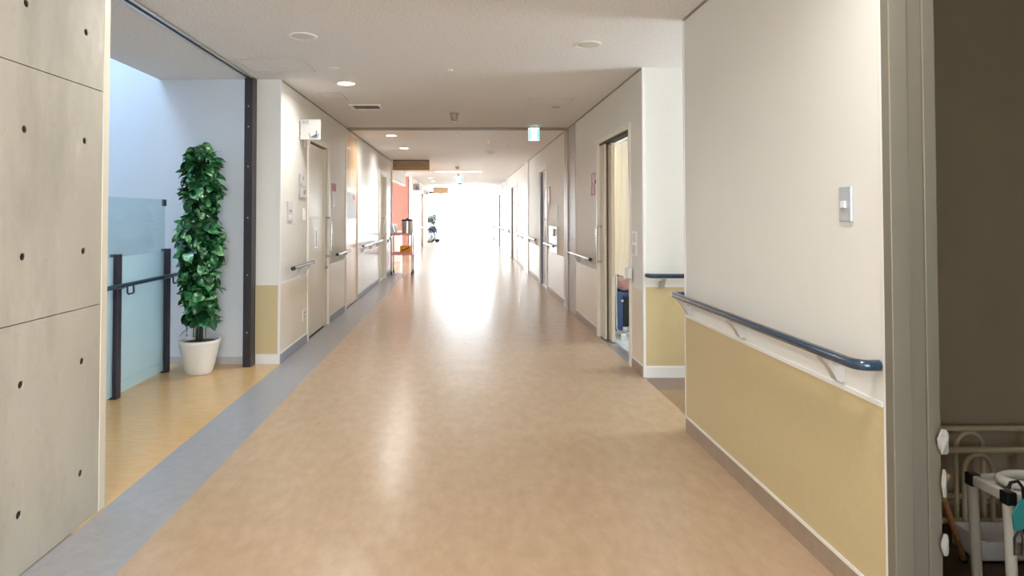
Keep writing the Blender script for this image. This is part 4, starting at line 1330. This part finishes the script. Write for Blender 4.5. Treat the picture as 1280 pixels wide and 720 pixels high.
# ------------------------------------------------------------------ wheelchairs
def wheelchair(loc, rotz, label, seatm, scale=1.0):
    t = thing('wheelchair', label, 'wheelchair', (0, 0, 0))
    P = t
    for s in (-1, 1):
        x = s * .28
        wh = MB().tube([(x, .30 * math.cos(a), .30 + .29 * math.sin(a)) for a in [k * PI / 14 for k in range(28)]], .026, 8, closed=True).build('wheel', RUBBER, P, smooth=True)
        MB().tube([(x + s * .03, .25 * math.cos(a), .30 + .25 * math.sin(a)) for a in [k * PI / 12 for k in range(24)]], .007, 6, closed=True).build('push_rim', CHROME, wh, smooth=True)
        m = MB()
        for k in range(12):
            a = k * PI / 6
            m.tube([(x, 0, .30), (x, .285 * math.cos(a), .30 + .285 * math.sin(a))], .003, 5)
        m.lathe([(.03, x - .03), (.03, x + .03)], (0, 0, .30), 12, 0)
        m.build('spokes', CHROME, wh)
        xx = s * .22
        MB().tube([(xx, .10, .92), (xx, .02, .90), (xx, .0, .86), (xx, -.0, .12), (xx, .05, .10), (xx, -.36, .12)], .012, 8).build('side_frame', CHROME, P, smooth=True)
        MB().tube([(xx, 0, .68), (xx, -.30, .68), (xx, -.36, .64), (xx, -.38, .46), (xx, -.46, .14), (xx, -.58, .10)], .012, 8).build('front_frame', CHROME, P, smooth=True)
        MB().tube([(xx, .12, .92), (xx, .02, .92)], .017, 8).build('push_handle', RUBBER, P, smooth=True)
        bx(xx - .025, xx + .025, -.32, -.03, .69, .72).build('armrest', RUBBER, P, bevel=.008)
        bx(xx - .006, xx + .006, -.34, -.02, .46, .66).build('skirt_guard', seatm, P)
        cst = MB().tube([(xx, -.40, .30), (xx, -.40, .16), (xx, -.37, .08)], .011, 8).build('caster_fork', CHROME, P)
        MB().lathe([(.02, xx - .014), (.075, xx - .012), (.075, xx + .012), (.02, xx + .014)], (0, -.37, .075), 16, 0).build('caster_wheel', RUBBER, cst, smooth=True)
        bx(s * .03, s * .19, -.66, -.52, .09, .105).build('footrest', PLASTK, P, bevel=.004)
    bx(-.21, .21, -.38, .0, .44, .48).build('seat', seatm, P, bevel=.012)
    bx(-.21, .21, -.01, .02, .50, .88).build('backrest', seatm, P, bevel=.01)
    MB().tube([(-.22, -.05, .42), (.22, -.30, .14)], .010, 8).tube([(.22, -.05, .42), (-.22, -.30, .14)], .010, 8).build('cross_brace', CHROME, P)
    t.location = loc
    t.rotation_euler = (0, 0, rotz)
    t.scale = (scale,) * 3
    return t
wheelchair((-1.62, 30.7, 0), math.radians(84), 'wheelchair parked at the left near the end windows', BLUEV, 1.05)
t = thing('care_chair', 'blue vinyl care chair inside the curtained room', 'chair', (1.93, 7.18, 0))
for y in (6.955, 7.40):
    bx(1.645, 1.725, y - .02, y + .02, .075, .475).build('side_post', BLUEV, t, bevel=.008)
    MB().tube([(1.66, y - .035, .80), (1.65, y - .035, .50), (1.655, y - .035, .10), (1.70, y - .035, .045), (2.10, y - .035, .045), (2.22, y - .035, .10), (2.25, y - .035, .80)], .009, 8).build('frame_tube', CHROME, t, smooth=True)
    bx(1.66, 2.24, y - .03, y + .03, .66, .70).build('armrest', RUBBER, t, bevel=.008)
    MB().lathe([(.014, y - .038), (.016, y - .026), (.006, y - .022)], (1.715, 0, .40), 12, 1).build('bolt', CHROME, t)
    for x in (1.72, 2.18):
        MB().lathe([(.012, y - .012), (.022, y - .010), (.022, y + .010), (.012, y + .012)], (x, 0, .022), 14, 1).build('caster_wheel', RUBBER, t, smooth=True)
bx(1.73, 2.18, 6.99, 7.36, .11, .43).build('black_body', PLASTK, t, bevel=.01)  # plain black box below the seat
bx(1.66, 2.16, 6.985, 7.365, .435, .485).build('seat', BLUEV, t, bevel=.012)
bx(2.165, 2.23, 6.985, 7.365, .485, 1.05).build('backrest', BLUEV, t, bevel=.02)
bx(1.78, 1.92, 6.925, 6.95, .075, .12).build('footrest', PLASTG, t, bevel=.004)
t = thing('rose_cushion', 'rose cushion lying on the blue care chair', 'cushion', (1.86, 7.16, .487))
bx(1.71, 2.00, 7.01, 7.34, .487, .62).build('cover', ROSE, t, bevel=.05, seg=3)
t = thing('floor_box', 'tiny white block on the floor under the curtain', 'block', (1.70, 6.82, 0))
bx(1.675, 1.725, 6.80, 6.85, .0, .055).build('body', PAPER, t, bevel=.003)
# plant standing behind the far wheelchair
t = thing('potted_bush', 'loose leafy plant on a stand behind the far wheelchair', 'potted plant', (-1.62, 31.9, 0))
MB().lathe([(.14, 0), (.19, .5), (.20, .52), (.18, .54)], (-1.62, 31.9, 0), 24).build('pot', PLASTG, t, smooth=True)
MB().tube([(-1.62, 31.9, .5), (-1.60, 31.9, .95), (-1.56, 31.88, 1.25)], .015, 8).build('stem', STEM, t, smooth=True)
GREYLF = leaf_material('grey_green_leaf', (.09, .12, .09), (.17, .22, .15), (.32, .37, .28))  # greyer leaf greens for the far bush
m = MB()
for k in range(240):
    a, el = rnd.uniform(0, 6.28), rnd.uniform(-.3, 1.4)
    rr = rnd.uniform(.08, .42)
    me = lm[k % 5]
    M = Matrix.Translation((-1.62 + rr * math.cos(a) * 1.0, 31.9 + rr * math.sin(a), .95 + rr * math.sin(el) * 1.15)) @ Matrix.Rotation(a - PI / 2, 4, 'Z') @ Matrix.Rotation(rnd.uniform(-1, .8), 4, 'X') @ Matrix.Scale(1.5, 4)
    m.add([M @ v.co for v in me.vertices], [tuple(p.vertices) for p in me.polygons])
o = m.build('foliage', GREYLF, t, smooth=True)
o['kind'] = 'stuff'

# ------------------------------------------------------------------ curtain and the room behind it
def curtain():
    t = thing('doorway_curtain', 'cream curtain hanging in the open doorway on the right', 'curtain', (XR + .15, 6.3, .70))
    N, K = 60, 14
    vs, fs = [], []
    for j in range(K + 1):
        z = 2.06 - (2.06 - .70) * j / K
        yl = 6.86 + .15 * (j / K) ** 1.5
        for i in range(N + 1):
            f = i / N
            y = 5.45 + (yl - 5.45) * f
            amp = .014 + .018 * j / K
            vs.append((XR + .145 + amp * math.sin(f * 42) + .006 * math.sin(f * 13 + j * .3), y, z + .006 * math.sin(f * 30) * (j == K)))
    for j in range(K):
        for i in range(N):
            a = j * (N + 1) + i
            fs.append((a, a + 1, a + N + 2, a + N + 1))
    o = MB().add(vs, fs).build('cloth', CURT, t, smooth=True)
    MB().tube([(XR + .16, 5.42, 2.075), (XR + .16, 7.0, 2.075)], .012, 8).build('curtain_rail', ALU, t)
curtain()
rm = MB()
rm.box(4.2, 4.3, 5.37, 6.2, 0, HC).box(4.2, 4.3, 7.6, 8.4, 0, HC).box(4.2, 4.3, 6.2, 7.6, 0, .95).box(4.2, 4.3, 6.2, 7.6, 2.25, HC).box(XR + .12, 4.2, 8.3, 8.4, 0, HC)
pw = thing('window_6', 'window of the curtained room', 'window', (4.25, 6.9, .95), kind='structure')
bx(4.25, 4.255, 6.2, 7.6, .95, 2.25).build('pane', WGLASS, pw)
MB().box(4.22, 4.28, 6.87, 6.93, .95, 2.25).build('window_frame', ALU, pw)
st('wall_room', rm, ROOMW, 'dim walls of the curtained room', 'wall')

# ------------------------------------------------------------------ storage room on the right
jb = thing('door_10', 'taupe stepped door frame of the dark storage room', 'door frame', (XN, 2.06, 0), kind='structure')
bx(XN - .006, XN + .054, 2.045, 2.085, 0, HC).build('door_frame', JAMBM, jb, bevel=.003)
bx(XN + .057, XN + .103, 2.052, 2.085, 0, HC).build('door_stop', JAMBM, jb, bevel=.002)
bx(XN + .103, XN + .144, 2.046, 2.085, 0, HC).build('door_frame', JAMBM, jb, bevel=.003)
sr = MB()
sr.box(XN + .13, 3.4, 2.80, 2.9, 0, HC)
sr.box(3.3, 3.4, YB, 2.8, 0, HC)
sr.box(XN + .13, XN + .143, 2.086, 2.8, 0, HC)
sr.box(XN, XN + .12, YB, 1.36, 0, HC)  # unseen wall lengthened to keep light out of the storage room
st('wall_storage', sr, STOREW, 'dim taupe walls of the storage room', 'wall')
bx(XN + .143, 3.3, 2.79, 2.80, 0, .08).build('baseboard_storage', BASEB)['kind'] = 'structure'
bx(XN, XN + .13, 1.36, 2.045, 2.3, HC).build('wall_storage_lintel', STOREW)['kind'] = 'structure'

# bed side rails leaning at the storage wall
def bed_rail(y, zt, zb, x0, x1, xa, label):
    t = thing('bed_rail', label, 'bed rail', ((x0 + x1) / 2, y, 0), 'cream bed rails in the storage room')
    MB().tube([(x0, y, zt), (x1, y, zt)], .0125, 10).build('top_bar', BEDRAIL, t, smooth=True)
    MB().tube([(x0, y, zb), (x1, y, zb)], .0125, 10).build('bottom_bar', BEDRAIL, t, smooth=True)
    for k in range(3):
        a = xa + k * .30
        pts = [(a, y - .014, 0.0 if k != 1 else zb)] + [(a + .057 - .057 * math.cos(q * PI / 8), y - .014, zt - .075 + .062 * math.sin(q * PI / 8)) for q in range(9)] + [(a + .114, y - .014, 0.0 if k != 1 else zb)]
        MB().tube(pts, .009, 8).build('arch', BEDRAIL, t, smooth=True)
    return t
bed_rail(2.745, .419, .134, 1.78, 2.95, 2.085, 'cream bed rail standing against the storage wall, rear of the two')
bed_rail(2.665, .357, .067, 1.80, 2.92, 2.057, 'cream bed rail in the storage room, front of the two')
# white shower stool with black corner caps
t = thing('shower_stool', 'white framed shower stool with black corners in the storage room', 'stool', (1.96, 2.24, 0))
xa, xb, ya, yb, zt = 1.825, 2.12, 2.165, 2.315, .40
for p, q in (((xa, ya), (xb, ya)), ((xb, ya), (xb, yb)), ((xb, yb), (xa, yb)), ((xa, yb), (xa, ya))):
    m = MB()
    m.box(min(p[0], q[0]) - .012, max(p[0], q[0]) + .012, min(p[1], q[1]) - .012, max(p[1], q[1]) + .012, zt - .035, zt)
    m.build('seat_rail', STOOLW, t, bevel=.004)
for x, y in ((xa, ya), (xb, ya), (xb, yb), (xa, yb)):
    bx(x - .017, x + .017, y - .017, y + .017, zt - .040, zt + .004).build('corner_cap', PLASTK, t, bevel=.004)
    MB().tube([(x, y, zt - .036), (x + (.012 if x == xa else -.012), y, 0)], .0165, 12).build('leg', STOOLW, t, smooth=True)
MB().tube([((xa + xb) / 2 + .10 * math.cos(k * PI / 12), (ya + yb) / 2 + (.055) * math.sin(k * PI / 12), zt + .006) for k in range(24)], .017, 10, closed=True).build('seat_ring', STOOLW, t, smooth=True)
for y in (ya + .04, yb - .04):
    bx(xa, xb, y - .012, y + .012, zt - .022, zt - .012).build('seat_slat', STOOLW, t)
# walking cane
t = thing('walking_cane', 'brown wooden cane leaning inside the storage doorway', 'cane', (1.90, 2.42, 0))
MB().tube([(1.905, 2.47, .02), (1.64, 2.20, .35), (1.545, 2.117, .46)], .010, 10).build('shaft', CANEW, t, smooth=True)
MB().tube([(1.905, 2.47, .02), (1.917, 2.482, .004)], .014, 10).build('tip', RUBBER, t)
MB().tube([(1.545, 2.117, .46), (1.535, 2.11, .48), (1.545, 2.09, .492), (1.56, 2.07, .485)], .011, 10).build('grip', CANEW, t, smooth=True)
# boxes on the floor
def carton(x0, x1, y0, y1, h, label):
    t = thing('carton', label, 'box', ((x0 + x1) / 2, (y0 + y1) / 2, 0), 'white boxes on the storage floor')
    m = MB().box(x0, x1, y0, y0 + .006, .0, h).box(x0, x1, y1 - .006, y1, 0, h).box(x0, x0 + .006, y0, y1, 0, h).box(x1 - .006, x1, y0, y1, 0, h).box(x0, x1, y0, y1, 0, .01)
    m.build('body', PAPER, t)
    MB().prism([(y0 - .05, h + .012), (y0, h), (y0, h + .003), (y0 - .05, h + .015)], 0, x0, x1).build('flap', PAPER, t)
carton(1.97, 2.20, 2.47, 2.61, .09, 'low open white box on the storage floor behind the stool')
carton(1.77, 2.09, 1.90, 2.08, .125, 'open white box on the storage floor in front of the stool')
# strap with a teal tag hanging from the stool corner
t = thing('hanging_strap', 'black hanging loop with a teal tag on the shower stool', 'strap', (1.845, 2.128, .20))
MB().tube([(1.80, 2.133, .425), (1.805, 2.130, .446), (1.826, 2.127, .452), (1.842, 2.126, .43), (1.845, 2.126, .36), (1.842, 2.126, .22)], .0055, 8).build('loop', PLASTK, t, smooth=True)
MB().prism([(1.80, .345), (1.832, .40), (1.842, .39), (1.836, .30), (1.806, .295)], 1, 2.118, 2.124).build('tag', TEAL, t)
MB().tube([(1.825, 2.121, .30), (1.806, 2.121, .27), (1.806, 2.121, .215), (1.832, 2.121, .215), (1.834, 2.121, .27), (1.826, 2.121, .30)], .0035, 6).build('clip', CHROME, t, smooth=True)
# crumpled white cloth scraps caught at the frame edge
def cloth_scrap(z, w_, h, label, seed):
    rn = random.Random(seed)
    t = thing('cloth_scrap', label, 'cloth', (XN + .142, 2.04, z), 'white cloth scraps on the storage door frame')
    m = MB()
    n, kk = 24, 12
    vs, fs = [], []
    for i in range(kk + 1):
        f = i / kk
        rr = w_ * (.35 + .65 * math.sin(PI * min(.98, f * .86 + .08))) * rn.uniform(.93, 1.06)
        for k in range(n):
            a = 2 * PI * k / n
            q = rr * (1 + .22 * math.sin(3 * a + i * .6) + rn.uniform(-.03, .03))
            vs.append((XN + .138 + q * math.cos(a) * .85, 2.028 - q * .5 * math.sin(a), z + h * f))
    for i in range(kk):
        for k in range(n):
            fs.append((i * n + k, i * n + (k + 1) % n, (i + 1) * n + (k + 1) % n, (i + 1) * n + k))
    fs += [tuple(range(n))[::-1], tuple(range(kk * n, kk * n + n))]
    o = m.add(vs, fs).build('cloth', TOWEL, t)
    for p in o.data.polygons:
        p.use_smooth = True
    md = o.modifiers.new('soft', 'SUBSURF')
    md.levels = md.render_levels = 1
cloth_scrap(.575, .020, .08, 'crumpled white cloth on the storage door frame, topmost scrap', 1)
cloth_scrap(.44, .009, .09, 'crumpled white cloth on the storage door frame, middle scrap', 2)
cloth_scrap(.26, .013, .07, 'crumpled white cloth on the storage door frame, lowest scrap', 3)
